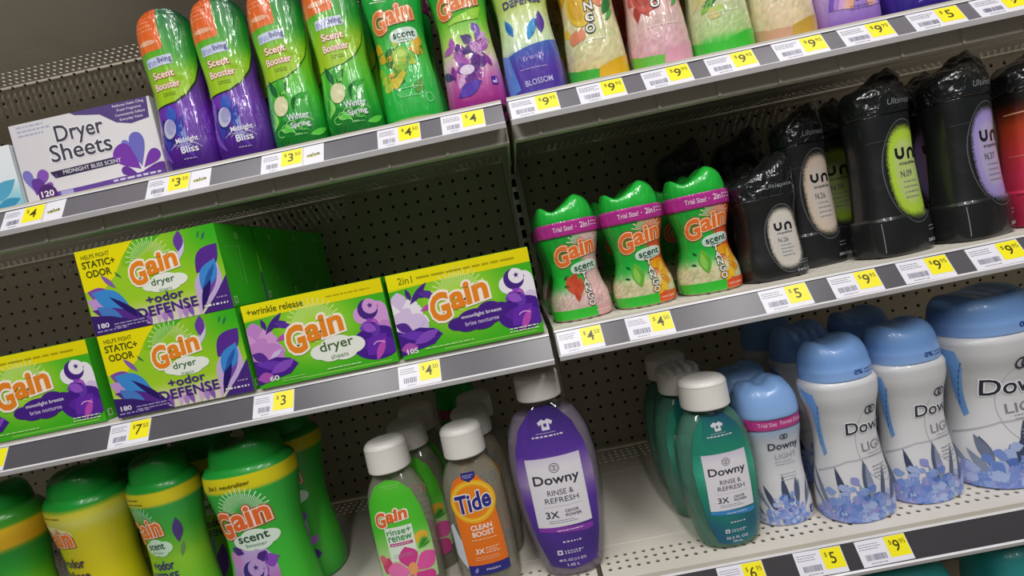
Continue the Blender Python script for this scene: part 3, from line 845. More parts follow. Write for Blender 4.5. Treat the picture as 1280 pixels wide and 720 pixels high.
# ---- slim sleeves with a domed head (upper left shelf)
TLR = Loft([(0, .0315), (.004, .0345), (.02, .0352), (.045, .0340), (.075, .0312), (.095, .0302), (.115, .0312), (.14, .0330), (.16, .0335), (.178, .0320), (.191, .0270), (.200, .0175), (.2045, .008)], n=2.3, depth=.80, M=54)
def slim_bottle(kind, x, label):
    P = kind == 'purple'
    t = thing('scent_booster_bottle', label, 'bottle', (x, 0.052, SH['LT'][1]))
    H = .2045
    def body(u, z):
        if P: c = ramp(z, ((0, '3a1670'), (.03, '5a2498'), (.07, '6f30b0'), (.12, '5a2890'), (.2, '2d1650')))
        else: c = ramp(z, ((0, '0c6a24'), (.03, '169a2a'), (.07, '4fc02a'), (.12, '8fc81f'), (.2, '2e9a2a')))
        return c * (1 - .0 * u[:, None])
    part('body', TLR.mesh('body', body), 'film_print', t)
    A = Art()
    edge = [(.043, .199), (.046, .18), (.044, .15), (.040, .128), (.031, .108), (.018, .092), (.004, .084), (-.03, .080), (-.047, .088), (-.05, .12), (-.05, .16), (-.046, .199)]
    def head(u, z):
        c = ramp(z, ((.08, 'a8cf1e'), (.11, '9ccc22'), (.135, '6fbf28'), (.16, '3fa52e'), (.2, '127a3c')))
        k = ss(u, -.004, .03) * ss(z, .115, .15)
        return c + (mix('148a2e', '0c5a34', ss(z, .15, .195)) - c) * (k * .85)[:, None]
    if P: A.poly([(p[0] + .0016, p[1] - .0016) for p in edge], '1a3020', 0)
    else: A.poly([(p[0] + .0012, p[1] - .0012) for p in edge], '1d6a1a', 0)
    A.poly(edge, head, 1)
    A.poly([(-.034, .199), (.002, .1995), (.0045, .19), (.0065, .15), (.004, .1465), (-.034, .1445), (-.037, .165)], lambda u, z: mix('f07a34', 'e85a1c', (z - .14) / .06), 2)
    A.lines(-.025, .0, .185, 4, .005, 'f6a878', 3, .0014, seed=21); A.ell(-.012, .156, .012, .003, 'f3b894', 3)
    A.poly([(-.0195, .1265), (.0135, .1285), (.0135, .1395), (-.0195, .1375)], 'cfd6ec', 3)
    A.text('true', -.012, .1322, .0125, .006, '9aa8dc', 5, .01, .06); A.text('living', .0045, .1335, .0165, .0085, '3c3a8c', 5, .014, .06)
    A.text('Scent', -.002, .1175, .026, .0085, 'fff6ee', 6, .015, .05, out='d8602c', outb=.06)
    A.text('Booster', -.001, .1045, .031, .0085, 'fff6ee', 6, .015, .05, out='d8602c', outb=.06)
    A.lines(-.008, .012, .0945, 2, .0025, '6f8f18', 5, .0008, seed=22)
    rg = random.Random(3 if P else 9)
    if P:
        for k in range(9):
            A.leaf(rg.uniform(-.03, .02), rg.uniform(.01, .035), rg.uniform(.025, .045), rg.uniform(.003, .006), rg.uniform(.9, 2.2), ('3448b0', '5a3ab0', '8f9ad8', '2a2a80', '7a50c0')[k % 5], 2, bend=rg.uniform(-.2, .2))
        A.leaf(-.004, .052, .028, .007, 1.6, '3f5fc4', 3, fat=.6); A.ell(-.010, .052, .0085, .012, 'c9c8e4', 4, rot=-.2); A.ell(-.008, .054, .006, .009, 'a9a6d6', 5, rot=-.2)
        for k in range(5): A.ring(-.004 + .004 * k, .022 + .003 * (k % 2), .012, .009, .0009, 'b4a8e0', 4, .3, 2.6, 14)
        w1, w2 = 'Midnight', 'Bliss'
    else:
        for k in range(14):
            A.leaf(rg.uniform(-.035, .025), rg.uniform(.008, .06), rg.uniform(.014, .03), rg.uniform(.002, .0045), rg.uniform(.2, 2.9), ('1f8a2c', '5fd048', '2fae34', '0f6a20', '8fe068')[k % 5], 2, bend=rg.uniform(-.3, .3))
        A.ell(-.010, .050, .0095, .012, 'e6e4b4', 4, rot=-.2); A.ell(-.006, .074, .006, .008, '3fae34', 4); A.leaf(-.012, .06, .026, .004, 1.9, '176a38', 3)
        for k in range(6): A.ring(-.016 + .007 * k, .018 + .004 * (k % 3), .006, .005, .0008, 'a8f090', 4, .2, 5.2, 14)
        w1, w2 = 'Winter', 'Spring'
    A.text(w1, .008, .035, .026, .0085, 'f4f2fa', 7, .014, .06); A.text(w2, .009, .024, .020 if P else .023, .0085, 'f4f2fa', 7, .014, .06)
    A.lines(.0, .018, .012, 1, .002, 'b8b0d0' if P else '8fd08a', 6, .0012, seed=5)
    A.build(TLR, 'film_print', t, L=.005)
    return t
s1 = slim_bottle('purple', -0.396, 'slim purple scent bottle with orange head beside the white carton')
dup(s1, (-0.3275, 0.052, SH['LT'][1]), .03, 'slim purple scent bottle between its purple twin and the green one')
s3 = slim_bottle('green', -0.256, 'slim green scent bottle with orange head next to the purple ones')
dup(s3, (-0.1855, 0.050, SH['LT'][1]), .06, 'slim green scent bottle next to the wide bottle with yellow flowers')
GS = 'slim bottles in the second row'
for k, (src, x) in enumerate(((s1, -0.396), (s1, -0.328), (s3, -0.256), (s3, -0.186))):
    dup(src, (x, 0.118, SH['LT'][1]), 0.0, ('purple slim bottle standing behind the one beside the carton', 'purple slim bottle standing behind the second purple one', 'green slim bottle behind the first green slim one', 'green slim bottle behind the second green slim one')[k], GS)

# ---- waisted bottles with a separate sculpted cap
WAIST = Loft([(0, .0330), (.003, .0365), (.012, .0378), (.035, .0370), (.06, .0352), (.085, .0325), (.105, .0318), (.125, .0335), (.145, .0362), (.158, .0374), (.165, .0372), (.170, .035)], n=2.3, depth=.80, M=46)
CAPB = Loft([(.1655, .0374), (.167, .0380), (.182, .0380), (.185, .0376)], n=2.3, depth=.80, M=6)
CAPT = Loft([(.183, .0366), (.19, .0369), (.205, .0360), (.222, .034), (.234, .027), (.240, .018)], n=2.3, depth=.80, M=20)
def booster(x, zdk, label, bodyf, art, capc='18a838', bandc='b02a78', y=0.062, rotz=0.0, group=None):
    t = thing('scent_booster_bottle', label, 'bottle', (x, y, zdk), rotz, group)
    part('body', WAIST.mesh('body', bodyf), 'film_print', t)
    if art:
        A = Art(); art(A); A.build(WAIST, 'film_print', t, L=.005)
    cap = part('cap', CAPT.mesh('cap', capc, wave=crown(.19, .05, .039, ((-1, .9), (-.8, 1.0), (-.45, .68), (0, .85), (.4, 1.1), (.8, .95), (1, .7)))), 'film_print', t)
    part('cap_band', CAPB.mesh('cap_band', bandc, close=False), 'film_print', cap)
    return t
def art_tango(A):
    A.rays(.0, .145, .004, .026, 22, 'd8f4c4', 1, .1, 3.0, .03)
    gain_logo(A, -.002, .129, .054, .14, 7, 'e8742a', 'f6e0b8', 'c8501a')
    A.ell(.008, .1065, .0175, .0085, 'd4e8d8', 3, rot=.1, p=2.6); A.text('scent', .008, .107, .027, .007, '1f4a3c', 7, .012, .05); A.lines(.0, .018, .1005, 1, .002, '5a8a78', 7, .0008)
    rg = random.Random(4)
    for k in range(34):
        A.leaf(rg.uniform(-.024, .022), rg.uniform(.050, .095), rg.uniform(.012, .022), rg.uniform(.0035, .007), rg.uniform(0, 6.28), ('d8c83a', 'b8d044', '4f9a2a', 'e0b030', '8fc840', '2f7a28')[k % 6], 2, fat=.6)
    A.ell(.0, .085, .008, .0075, '9fd04a', 4); A.ell(.0, .085, .005, .0045, 'c9e470', 5)
    A.lines(-.016, .018, .042, 1, .003, 'a8e8b4', 6, .0012, ragged=False, seed=2); A.lines(-.012, .014, .032, 1, .003, 'a8e8b4', 6, .0008, seed=3)
    A.ring(.024, .028, .005, .006, .0008, 'a8e8b4', 6)
booster(-0.112, SH['LT'][1], 'wide green scent bottle with yellow flowers and pink cap band', lambda u, z: ramp(z, ((0, 'd8c890'), (.004, 'd8c890'), (.006, '1fae3e'), (.05, '2cc04a'), (.09, '55c048'), (.12, '22b040'), (.17, '2ab84a'))), art_tango, rotz=.05)
def art_breeze(A):
    A.rays(.0, .147, .004, .024, 22, 'c8ecb0', 1, .1, 3.0, .03)
    gain_logo(A, -.003, .129, .053, .14, 7, 'e8742a', 'f6e0b8', 'c8501a')
    A.poly([(-.02, .105), (.02, .108), (.026, .122), (.01, .118), (-.01, .112)], '9fd838', 3); A.lines(-.01, .016, .107, 1, .003, 'c8f088', 7, .0008)
    rg = random.Random(6)
    for k in range(34):
        A.leaf(rg.uniform(-.024, .020), rg.uniform(.028, .092), rg.uniform(.014, .026), rg.uniform(.003, .0065), rg.uniform(0, 6.28), ('6a2a8c', '8f3a9c', 'b060b8', '4a2a78', 'd8a8d8', '7a4ab8')[k % 6], 2, fat=.6)
    A.ell(-.006, .048, .009, .006, 'e8d8f0', 4); A.leaf(-.024, .018, .036, .008, .4, '5a3ab0', 4)
    A.rect(.021, .030, .026, .036, '4a2a9c', 4); A.poly([(.0225, .028), (.0285, .028), (.0285, .034), (.027, .034), (.027, .031), (.0225, .031)], 'd8c8f0', 5)
booster(-0.0305, SH['LT'][1], 'wide scent bottle fading from green to magenta by the bay gap', lambda u, z: ramp(z, ((0, '8a2878'), (.015, 'a8328a'), (.035, 'c060a8'), (.06, 'd8b8c0'), (.085, 'b8d868'), (.11, '6cc832'), (.14, '2aac3a'), (.17, '24a840'))), art_breeze, bandc='1f9a34', rotz=.04)

# right upper shelf
zr = SH['RT'][1]
def art_blue(A):
    A.flat = True
    A.text('+odor', .0, .128, .04, .010, '3a2a78', 6, .02, .02); A.text('DEFENSE', .0, .114, .048, .0085, '3a2a78', 6, .02, .02)
    for q in ((-.018, .075, .024, .0045, 1.9, '3a8ad0'), (-.002, .066, .03, .0052, 1.1, '2f9ad8'), (.016, .072, .028, .006, 1.5, '5a3a9c'), (.004, .07, .018, .002, 1.15, '1f5fa8'), (-.02, .08, .014, .002, 1.9, '1f4f98')): A.leaf(*q, 3)
    A.poly([(-.04, .052), (.0, .060), (.04, .066), (.05, .04), (.04, .008), (.0, .003), (-.04, .004)], lambda u, z: ramp(z, ((0, '4a3a98'), (.03, '5a3aa8'), (.06, '4a6ac0'))), 1)
    A.poly([(-.045, .06), (-.03, .054), (-.022, .01), (-.04, .006)], '5a8ad8', 2)
    A.text('fresh', .0, .046, .026, .006, 'b8a8e8', 5, .01, .1); A.text('BLOSSOM', .002, .016, .034, .007, 'c8c0f0', 5, .01, .05); A.lines(-.018, .022, .032, 1, .003, 'b8a8e8', 5, .001, seed=5)
booster(0.046, zr, 'pale scent bottle with blue leaves and purple base by the bay gap', lambda u, z: beads(ramp(z, ((0, '4a3a98'), (.05, '7a90c8'), (.06, 'c8e0b8'), (.09, 'd4e4b0'), (.115, 'c8dc70'), (.17, '6ac040'))), .06), art_blue)
def fruit(A, left, rgt, band1, band2, cols, letters, seed):
    rg = random.Random(seed)
    for k in range(11):
        A.leaf(-.018 + rg.uniform(-.012, .012), rg.uniform(.058, .13), rg.uniform(.014, .026), rg.uniform(.004, .008), rg.uniform(0, 6.28), cols[k % len(cols)], 2, fat=.6)
    A.ell(-.017, .09, .013, .022, cols[0], 4, rot=.2); A.ell(-.019, .092, .008, .016, cols[1], 5, rot=.2)
    A.ell(.013, .098, .010, .010, cols[2], 3); A.leaf(.012, .078, .028, .006, 1.0, '2f7a3a', 5); A.leaf(.014, .07, .02, .003, .9, '5fae58', 6)
    for k, c in enumerate(letters):
        A.text(c, -.001 - .0012 * k, .118 - .0135 * k, h=.0105, color='fbfaf2', L=9, bold=.02, out='3a3a2c', outb=.09)
    A.poly([(-.05, .0), (-.05, .026), (-.03, .018), (.0, .014), (.0, .004)], band1, 2)
    A.poly([(-.006, .005), (-.004, .016), (.015, .022), (.035, .028), (.05, .034), (.05, .003)], band2, 3)
    A.lines(-.02, .02, .050, 1, .003, 'f4f4e8', 5, .0008, seed=seed)
booster(0.1265, zr, 'scent bottle with yellow mango print and yellow and green base', lambda u, z: beads(ramp(z, ((0, 'd8c070'), (.03, 'd8cc98'), (.06, 'd4d6a0'), (.09, 'e0c8a0'), (.12, 'f0c070'), (.17, 'e8b030'))), .12), lambda A: fruit(A, 0, 0, '3fae34', 'e0b020', ('e8c030', 'd8a820', 'e8906a', 'f0d060'), 'MANGO', 2))
booster(0.207, zr, 'pink scent bottle with red flower print', lambda u, z: beads(ramp(z, ((0, 'd8a0a8'), (.03, 'e0b0b8'), (.06, 'd8b8b0'), (.08, 'e4b0ac'), (.12, 'e08a88'), (.17, 'd87a70'))), .10), lambda A: fruit(A, 0, 0, '6abf48', 'e0a0b4', ('d05a50', 'b8483c', 'd8706a', 'e89a90'), 'COCO', 3))
booster(0.2845, zr, 'pale green scent bottle with bright green base', lambda u, z: beads(ramp(z, ((0, '3fc03a'), (.018, '4fc848'), (.026, 'b0d088'), (.06, 'c8d0a0'), (.09, 'c0d498'), (.12, '9fd070'), (.17, '58c040'))), .10), lambda A: fruit(A, 0, 0, '3fc03a', '3fc03a', ('8fc84a', 'd8d088', '2f7a4a', 'b8d878'), 'LIMO', 5))
booster(0.3620, zr, 'cream scent bottle with golden print', lambda u, z: beads(ramp(z, ((0, 'd8b898'), (.02, 'e0c8a0'), (.06, 'e4d4ac'), (.12, 'e4d8b4'), (.17, 'd8c080'))), .10), lambda A: fruit(A, 0, 0, 'd0a080', 'c8a040', ('e0c060', 'c8a040', 'd8c8a0', 'f0e0a8'), 'BELLA', 6))
def art_lilac(A):
    for k, c in enumerate(('7a58c0', 'b088d8', 'd8a8dc', 'e8b8b0', 'f0b088')): A.ring(.0, .018, .034 - .005 * k, .05 - .007 * k, .0052, c, 2 + k * .3, .1, 3.0, 24)
    A.text('3in1', .006, .032, .022, .007, '5a3a98', 6, .015); A.lines(-.012, .02, .022, 2, .003, '7a6ab0', 6, .001, seed=9)
booster(0.4405, zr, 'lilac scent bottle with rainbow arcs', lambda u, z: ramp(z, ((0, '8a60b8'), (.02, 'a080cc'), (.06, 'c4a8dc'), (.17, 'b898d8'))), art_lilac)
# dark violet pouch
PCH = Loft([(0, .034, .022), (.004, .0395, .026), (.03, .041, .026), (.1, .041, .020), (.16, .040, .010), (.19, .039, .003), (.20, .039, .0012)], n=2.6, M=26)
t = thing('detergent_pouch', 'dark violet standing pouch beside the lilac bottle', 'pouch', (0.526, 0.055, zr))
part('body', PCH.mesh('body', lambda u, z: ramp(z, ((0, '2a1a78'), (.05, '4a30a0'), (.2, '5a40b0')))), 'film_print', t)
A = Art(); A.leaf(-.02, .01, .05, .006, .6, '8a78d8', 1); A.leaf(-.01, .02, .04, .004, .9, 'b8a8e8', 2); A.rect(-.012, .022, .07, .09, 'e8e4f4', 1); A.build(PCH, 'film_print', t)

# second row on the upper right shelf
GR2 = 'scent bottles in the second row'
srcs = [o for o in COL.objects if o.name.startswith('scent_booster_bottle') and o.parent is None and abs(o.location.z - zr) < 1e-6]
for o, s in zip(list(srcs), ('pale blue leaf', 'yellow mango', 'pink flower', 'pale green', 'cream', 'lilac')):
    dup(o, (o.location.x, 0.135, zr), .0, s + ' scent bottle standing in the second row', GR2)
for o, s in [(q, q['label']) for q in COL.objects if q.name.startswith('scent_booster_bottle') and q.parent is None and abs(q.location.z - SH['LT'][1]) < 1e-6 and q['label'].startswith('wide')]:
    dup(o, (o.location.x, 0.135, SH['LT'][1]), .0, s.split(' with ')[0].split(' fading')[0] + (' with yellow flowers' if 'yellow' in s else ' fading to magenta') + ' standing in the second row', GR2)

# ---- trial bottles (middle right)
TB = Loft([(0, .0345), (.003, .0385), (.012, .0398), (.028, .0385), (.045, .0332), (.060, .0303), (.075, .0308), (.09, .0345), (.104, .0378), (.110, .0385), (.114, .037)], n=2.3, depth=.80, M=40)
TBB = Loft([(.1085, .0395), (.110, .0405), (.1255, .0405), (.127, .0398)], n=2.3, depth=.80, M=6)
TBT = Loft([(.125, .0375), (.13, .0378), (.140, .0368), (.149, .034), (.155, .028), (.1575, .020)], n=2.3, depth=.80, M=18)
zm = SH['RM'][1]
def trial(kind, x, label, rotz):
    t = thing('trial_bottle', label, 'bottle', (x, 0.066, zm), rotz)
    pink = kind == 'pink'
    def body(u, z):
        r = 'd8b0ac' if pink else 'e0562a'
        top = mix('25b03c', r, ss(u, .003, .012))
        low = beads(mix('d8b8b0' if pink else 'ccc89a', 'e0b4b4' if pink else 'cfc79c', ss(u, 0, .02)), .16)
        k = ss(z, .030, .052)[:, None]
        return low + (top - low) * k
    part('body', TB.mesh('body', body, N=84), 'film_print', t)
    A = Art()
    A.rays(.012, .094, .003, .022, 20, 'f4d8b8' if not pink else 'f4e4dc', 1, .2, 2.9, .03)
    gain_logo(A, .0, .088, .056, .16, 7, 'e8702a', 'f8e4c0', 'b8481a')
    A.ell(.009, .0665, .0185, .0075, 'cfe4d4', 3, rot=.12, p=2.6); A.text('scent', .009, .067, .028, .007, '1f4a3c', 7, .014, .1); A.lines(.0, .02, .0612, 1, .002, '4a7a68', 7, .0008)
    for k, c in enumerate('TANGO'):
        A.text(c, .006 + .0006 * k, .056 - .0088 * k, h=.0078, color='fbfaf4', L=9, bold=.02, out='6a4a3a' if pink else '4a5a3a', outb=.09)
    if pink:
        for q in ((-.012, .034, .024, .006, 1.7), (-.006, .03, .026, .005, 1.3), (-.014, .046, .018, .005, .9), (-.002, .04, .02, .004, 2.0), (-.008, .024, .02, .004, 1.5)): A.leaf(*q, ('d8583a', 'e87a58', 'c84a30')[int(q[0] * -1000) % 3], 3)
        A.leaf(-.02, .054, .008, .002, .6, '1f5a2a', 4); A.leaf(-.022, .046, .008, .002, -.2, '1f5a2a', 4)
    else:
        A.leaf(-.010, .026, .032, .0075, 1.62, '6ab83a', 3, fat=.5); A.leaf(-.012, .03, .022, .004, 1.6, '8fd058', 4)
        for k in range(8): A.leaf(.017, .046 - .003 * k, .016, .0052, 2.5 - k * .75, ('f0b020', 'e89a1c', 'f4c840')[k % 3], 4, fat=.6)
        A.leaf(.012, .05, .018, .0055, .35, 'f0941c', 3); A.leaf(-.018, .05, .007, .0014, 2.4, '1f5a2a', 4); A.leaf(-.021, .038, .007, .0014, 2.9, '1f5a2a', 4)
    A.rect(-.055, .010 if not pink else .014, .003, .0155, '3cc03a', 2); A.rect(.010 if not pink else .014, .052, .003, .0155, 'e0562c' if not pink else 'e0a8ac', 2)
    A.lines(.013, .034, .008, 1, .002, 'f8e0c8', 5, .0018, seed=4)
    A.build(TB, 'film_print', t, L=.005)
    cap = part('cap', TBT.mesh('cap', '22b83c', wave=crown(.128, .03, .0378, ((-1, .75), (-.9, .95), (-.5, .45), (0, .75), (.4, 1.08), (.75, .95), (1, .4)))), 'film_print', t)
    bd = part('cap_band', TBB.mesh('cap_band', 'b83090', close=False), 'film_print', t)
    B = Art(); B.text('Trial Size!', -.011, .118, .026, .0062, 'f4d8ec', 3, .012); B.text('2in1', .018, .119, .014, .0075, 'f4d8ec', 3, .02); B.text('·', .006, .118, .0015, .0015, 'f4d8ec', 3); B.lines(.027, .042, .1205, 2, .004, 'f4d8ec', 3, .0016)
    B.build(TBB, 'film_print', bd, L=.006)
    return t
def move_label(o): return o
t1 = trial('pink', 0.0480, 'trial size bottle with coral pink flower, next to the bay gap', .10)
t2 = trial('orange', 0.1325, 'orange and green trial size bottle in the middle of the three', .04)
t3 = dup(t2, (0.2190, 0.066, zm), .0, 'orange and green trial size bottle next to the small black bottle')
GT = 'trial bottles in the rows behind'
for k, (src, x, y, l) in enumerate(((t1, .0475, .150, 'coral trial bottle standing behind the pink one'), (t2, .1325, .150, 'orange trial bottle standing behind the middle one'), (t3, .2185, .150, 'orange trial bottle standing behind the one by the black bottle'),
                                   (t1, .046, .234, 'coral trial bottle third in its row'))):
    dup(src, (x, y, zm), 0.0, l, GT)

# ---- black bottles
def black_bottle(S, x, y, label, oval, num, rotz, kind=None, group=None):
    """S scales the small bottle: height, half width."""
    H, a = S
    t = thing('fragrance_bottle', label, 'bottle', (x, y, zm), rotz, group)
    sm = H < .17
    hb = H * (.70 if sm else .775)
    if sm:
        rows = [(0, a * .9), (.003, a), (H * .1, a * 1.02), (H * .26, a * .93), (H * .45, a * .86), (H * .58, a * .9), (hb - .004, a * .97), (hb, a * .9)]
    else:
        rows = [(0, a * .92), (.003, a), (H * .05, a * 1.01), (H * .205, a * .98), (H * .215, a * .90), (H * .4, a * .83), (H * .55, a * .80), (H * .66, a * .82), (hb - .004, a * .84), (hb, a * .78)]
    Bd = Loft(rows, n=2.9, depth=.72, M=44)
    red = kind == 'red'
    bf = (lambda u, z: ramp(z, ((0, 'b02848'), (H * .3, 'd83858'), (H * .42, 'd83c40'), (H * .58, 'c84820'), (H * .66, '6a2810'), (H * .72, '1c1512'), (H, '141414')))) if red else (lambda u, z: ramp(z, ((0, '1b1e1d'), (H, '181a1b'))))
    part('body', Bd.mesh('body', bf, N=72), 'dark_film', t)
    r0 = a * (.97 if sm else .86)
    Cp = Loft([(hb - .003, r0), (hb - .001, r0 * 1.02), (hb + H * .085, r0 * 1.02), (hb + H * .10, r0 * .99), (hb + H * .16, r0 * .84), (hb + H * .20, r0 * .6), (hb + H * .225, r0 * .35)] if not sm else
              [(hb - .003, r0), (hb - .001, r0 * 1.02), (hb + H * .13, r0 * 1.0), (hb + H * .15, r0 * .97), (hb + H * .23, r0 * .84), (hb + H * .28, r0 * .62), (hb + H * .30, r0 * .4)], n=2.6, depth=.74, M=26)
    cap = part('cap', Cp.mesh('cap', '191b1c', wave=crown(hb + H * .09, H * (.2 if sm else .14), r0, ((-1, .45), (-.6, .5), (-.2, .75), (.3, 1.12), (.55, 1.15), (.8, .8), (1, .5)), soft=.0028, lean=a * .36)), 'crumpled_film', t)
    C = Art(); C.text('Ultimate', .2 * a, hb + H * (.065 if sm else .045), a * .95, H * .032, '8c9092', 2, 0, .03, .3); C.build(Cp, 'dark_film', cap)
    A = Art(); A.flat = True
    if not red:
        zc, rx, rz = (H * .33, a * .50, H * .235) if sm else (H * .44, a * .62, H * .235)
        cx = a * .18
        A.ring(cx, zc, rx * 1.28, rz * 1.2, .0009, '6a6c70', 1, n=44); A.ring(cx, zc, rx * 1.22, rz * 1.14, .0004, '45474a', 1, n=44)
        c = rgb(oval)
        def fuzzy(u, z):
            q = ((np.abs(u - cx) / rx) ** 2.6 + (np.abs(z - zc) / rz) ** 2.6) ** (1 / 2.6)
            q = q + NPR.uniform(-.06, .06, len(q))
            r_ = mix(np.clip(c * .55 + .36, 0, 1), c, ss(q, .62, .84))
            return r_ + (rgb('24261f') - r_) * ss(q, .93, 1.1)[:, None]
        A.ell(cx, zc, rx * 1.1, rz * 1.1, fuzzy, 2, n=60, p=2.6)
        wl = rx * 1.3
        # u and n drawn as rounded strokes
        def bowl(x0, flip):
            r = wl * .20; z0 = zc + rz * .42; w = wl * .105; hh = wl * .2
            pts = [(x0 - r, hh)] + [(x0 - r * math.cos(k), -r * .9 * math.sin(k)) for k in np.linspace(0, math.pi, 12)] + [(x0 + r, hh)]
            inn = [(x0 + r - w, hh)] + [(x0 + (r - w) * math.cos(k), -(r * .9 - w) * math.sin(k)) for k in np.linspace(0, math.pi, 12)] + [(x0 - r + w, hh)]
            A.poly([(cx + px, z0 + (-pz if flip else pz)) for px, pz in pts + inn], '14141a', 6, 'lettering')
        bowl(-wl * .26, False); bowl(wl * .26, True)
        A.text('stopables', cx + wl * .04, zc + rz * .19, wl * .78, rz * .10, '4a4a50', 6, .005)
        A.text('N.' + num, cx - wl * .12, zc - rz * .04, wl * .5, rz * .15, '6a6a70', 6)
        A.lines(cx - wl * .3, cx + wl * .35, zc - rz * .24, 4, rz * .12, '8c8c90', 6, rz * .03, seed=int(num))
        for k in range(22):
            g = math.radians(-150 + k * 5.4); A.ell(cx + rx * 1.15 * math.cos(g), zc + rz * 1.09 * math.sin(g), .0006, .0008, '7c7e82', 2, n=5)
        if not sm:
            A.rect(-a * .95, -a * .93, H * .03, H * .19, '85888a', 1); A.rect(-a * .8, a * .9, H * .207, H * .2085, '3c4040', 1)
            A.rect(-a * .9, -a * .05, H * .622, H * .624, '50545a', 1)
        A.lines(a * .45, a * .95, H * .125, 2, H * .02, '9a9ea2', 6, H * .006, seed=7); A.text('383g', a * .55, H * .05, a * .4, H * .022, 'b4b8ba', 6, .02); A.text('13.5 oz', a * .98, H * .052, a * .36, H * .022, 'b4b8ba', 6, .02)
    else:
        A.rect(-a * 1.2, a * 1.2, H * .405, H * .412, 'f07868', 1); A.rect(-a * 1.2, a * 1.2, H * .19, H * .195, '8a1c38', 1)
        A.rect(-a * 1.2, a * 1.2, H * .642, H * .65, 'e8a880', 1)
    A.build(Bd, 'dark_film', t, L=.0035)
    return t
bs = black_bottle((.153, .0400), 0.3005, 0.062, 'small black bottle with cream oval label beside the trial bottles', 'd8d0c4', '26', .10)
black_bottle((.215, .0375), 0.3790, 0.099, 'tall black bottle with cream oval label behind the small black one', 'd8c4b0', '26', .18)
b09 = black_bottle((.229, .0455), 0.4570, 0.062, 'tall black bottle with lime green oval label', 'b8dc40', '09', .28)
b37 = black_bottle((.229, .0455), 0.5570, 0.060, 'tall black bottle with lavender oval label', 'a898d8', '37', .32)
black_bottle((.222, .0455), 0.6560, 0.062, 'black topped bottle with orange and pink body beyond the lavender one', '', '', .0, 'red')
dup(b09, (0.4740, 0.205, zm), -.10, 'tall black bottle with green label back between cream and lime ones')
GK = 'black bottles in the rows behind'
dup(b37, (0.5720, 0.150, zm), .0, 'tall black bottle standing behind the lavender labelled one', GK)
dup(bs, (0.3000, 0.150, zm), .0, 'small black bottle standing behind the small cream labelled one', GK)
dup(b09, (0.3900, 0.300, zm), .0, 'tall black bottle at the back behind the cream labelled one', GK)
dup(b37, (0.5000, 0.305, zm), .0, 'tall black bottle at the back behind the lime labelled one', GK)
dup(b37, (0.6100, 0.300, zm), .0, 'tall black bottle at the back behind the lavender labelled one', GK)
dup(b09, (0.2850, 0.290, zm), .0, 'tall black bottle at the back behind the small black ones', GK)

# ---- white lavender bottles (lower right)
zl = SH['RB'][1]
def lavender(A, cx, z0, w, h, n, seed):
    rg = random.Random(seed)
    for k in range(11):
        x = cx + rg.uniform(-.46, .46) * w
        A.leaf(x, z0 + rg.uniform(.1, .3) * h, rg.uniform(.45, .8) * h, w * rg.uniform(.03, .055), 1.57 + (cx - x) / w * 1.3 + rg.uniform(-.25, .25), ('56627e', '78849e', '434e6a', '8c9ab4')[k % 4], 2 + (k % 3) * .3)
    for k in range(n):
        g = rg.gauss(0, .24); x = cx + max(-.5, min(.5, g)) * w; z = z0 + (abs(rg.gauss(0, .26)) * (1 - abs(g))) * h
        r = w * rg.uniform(.05, .09)
        A.leaf(x, z, r * 1.6, r * .6, rg.uniform(0, 6.28), ('8ea8e0', '6c8cd4', 'aebfea', '5878c0', '9a9cd8', '7f98dc')[k % 6], 3 + (k % 9) * .3, fat=.55)
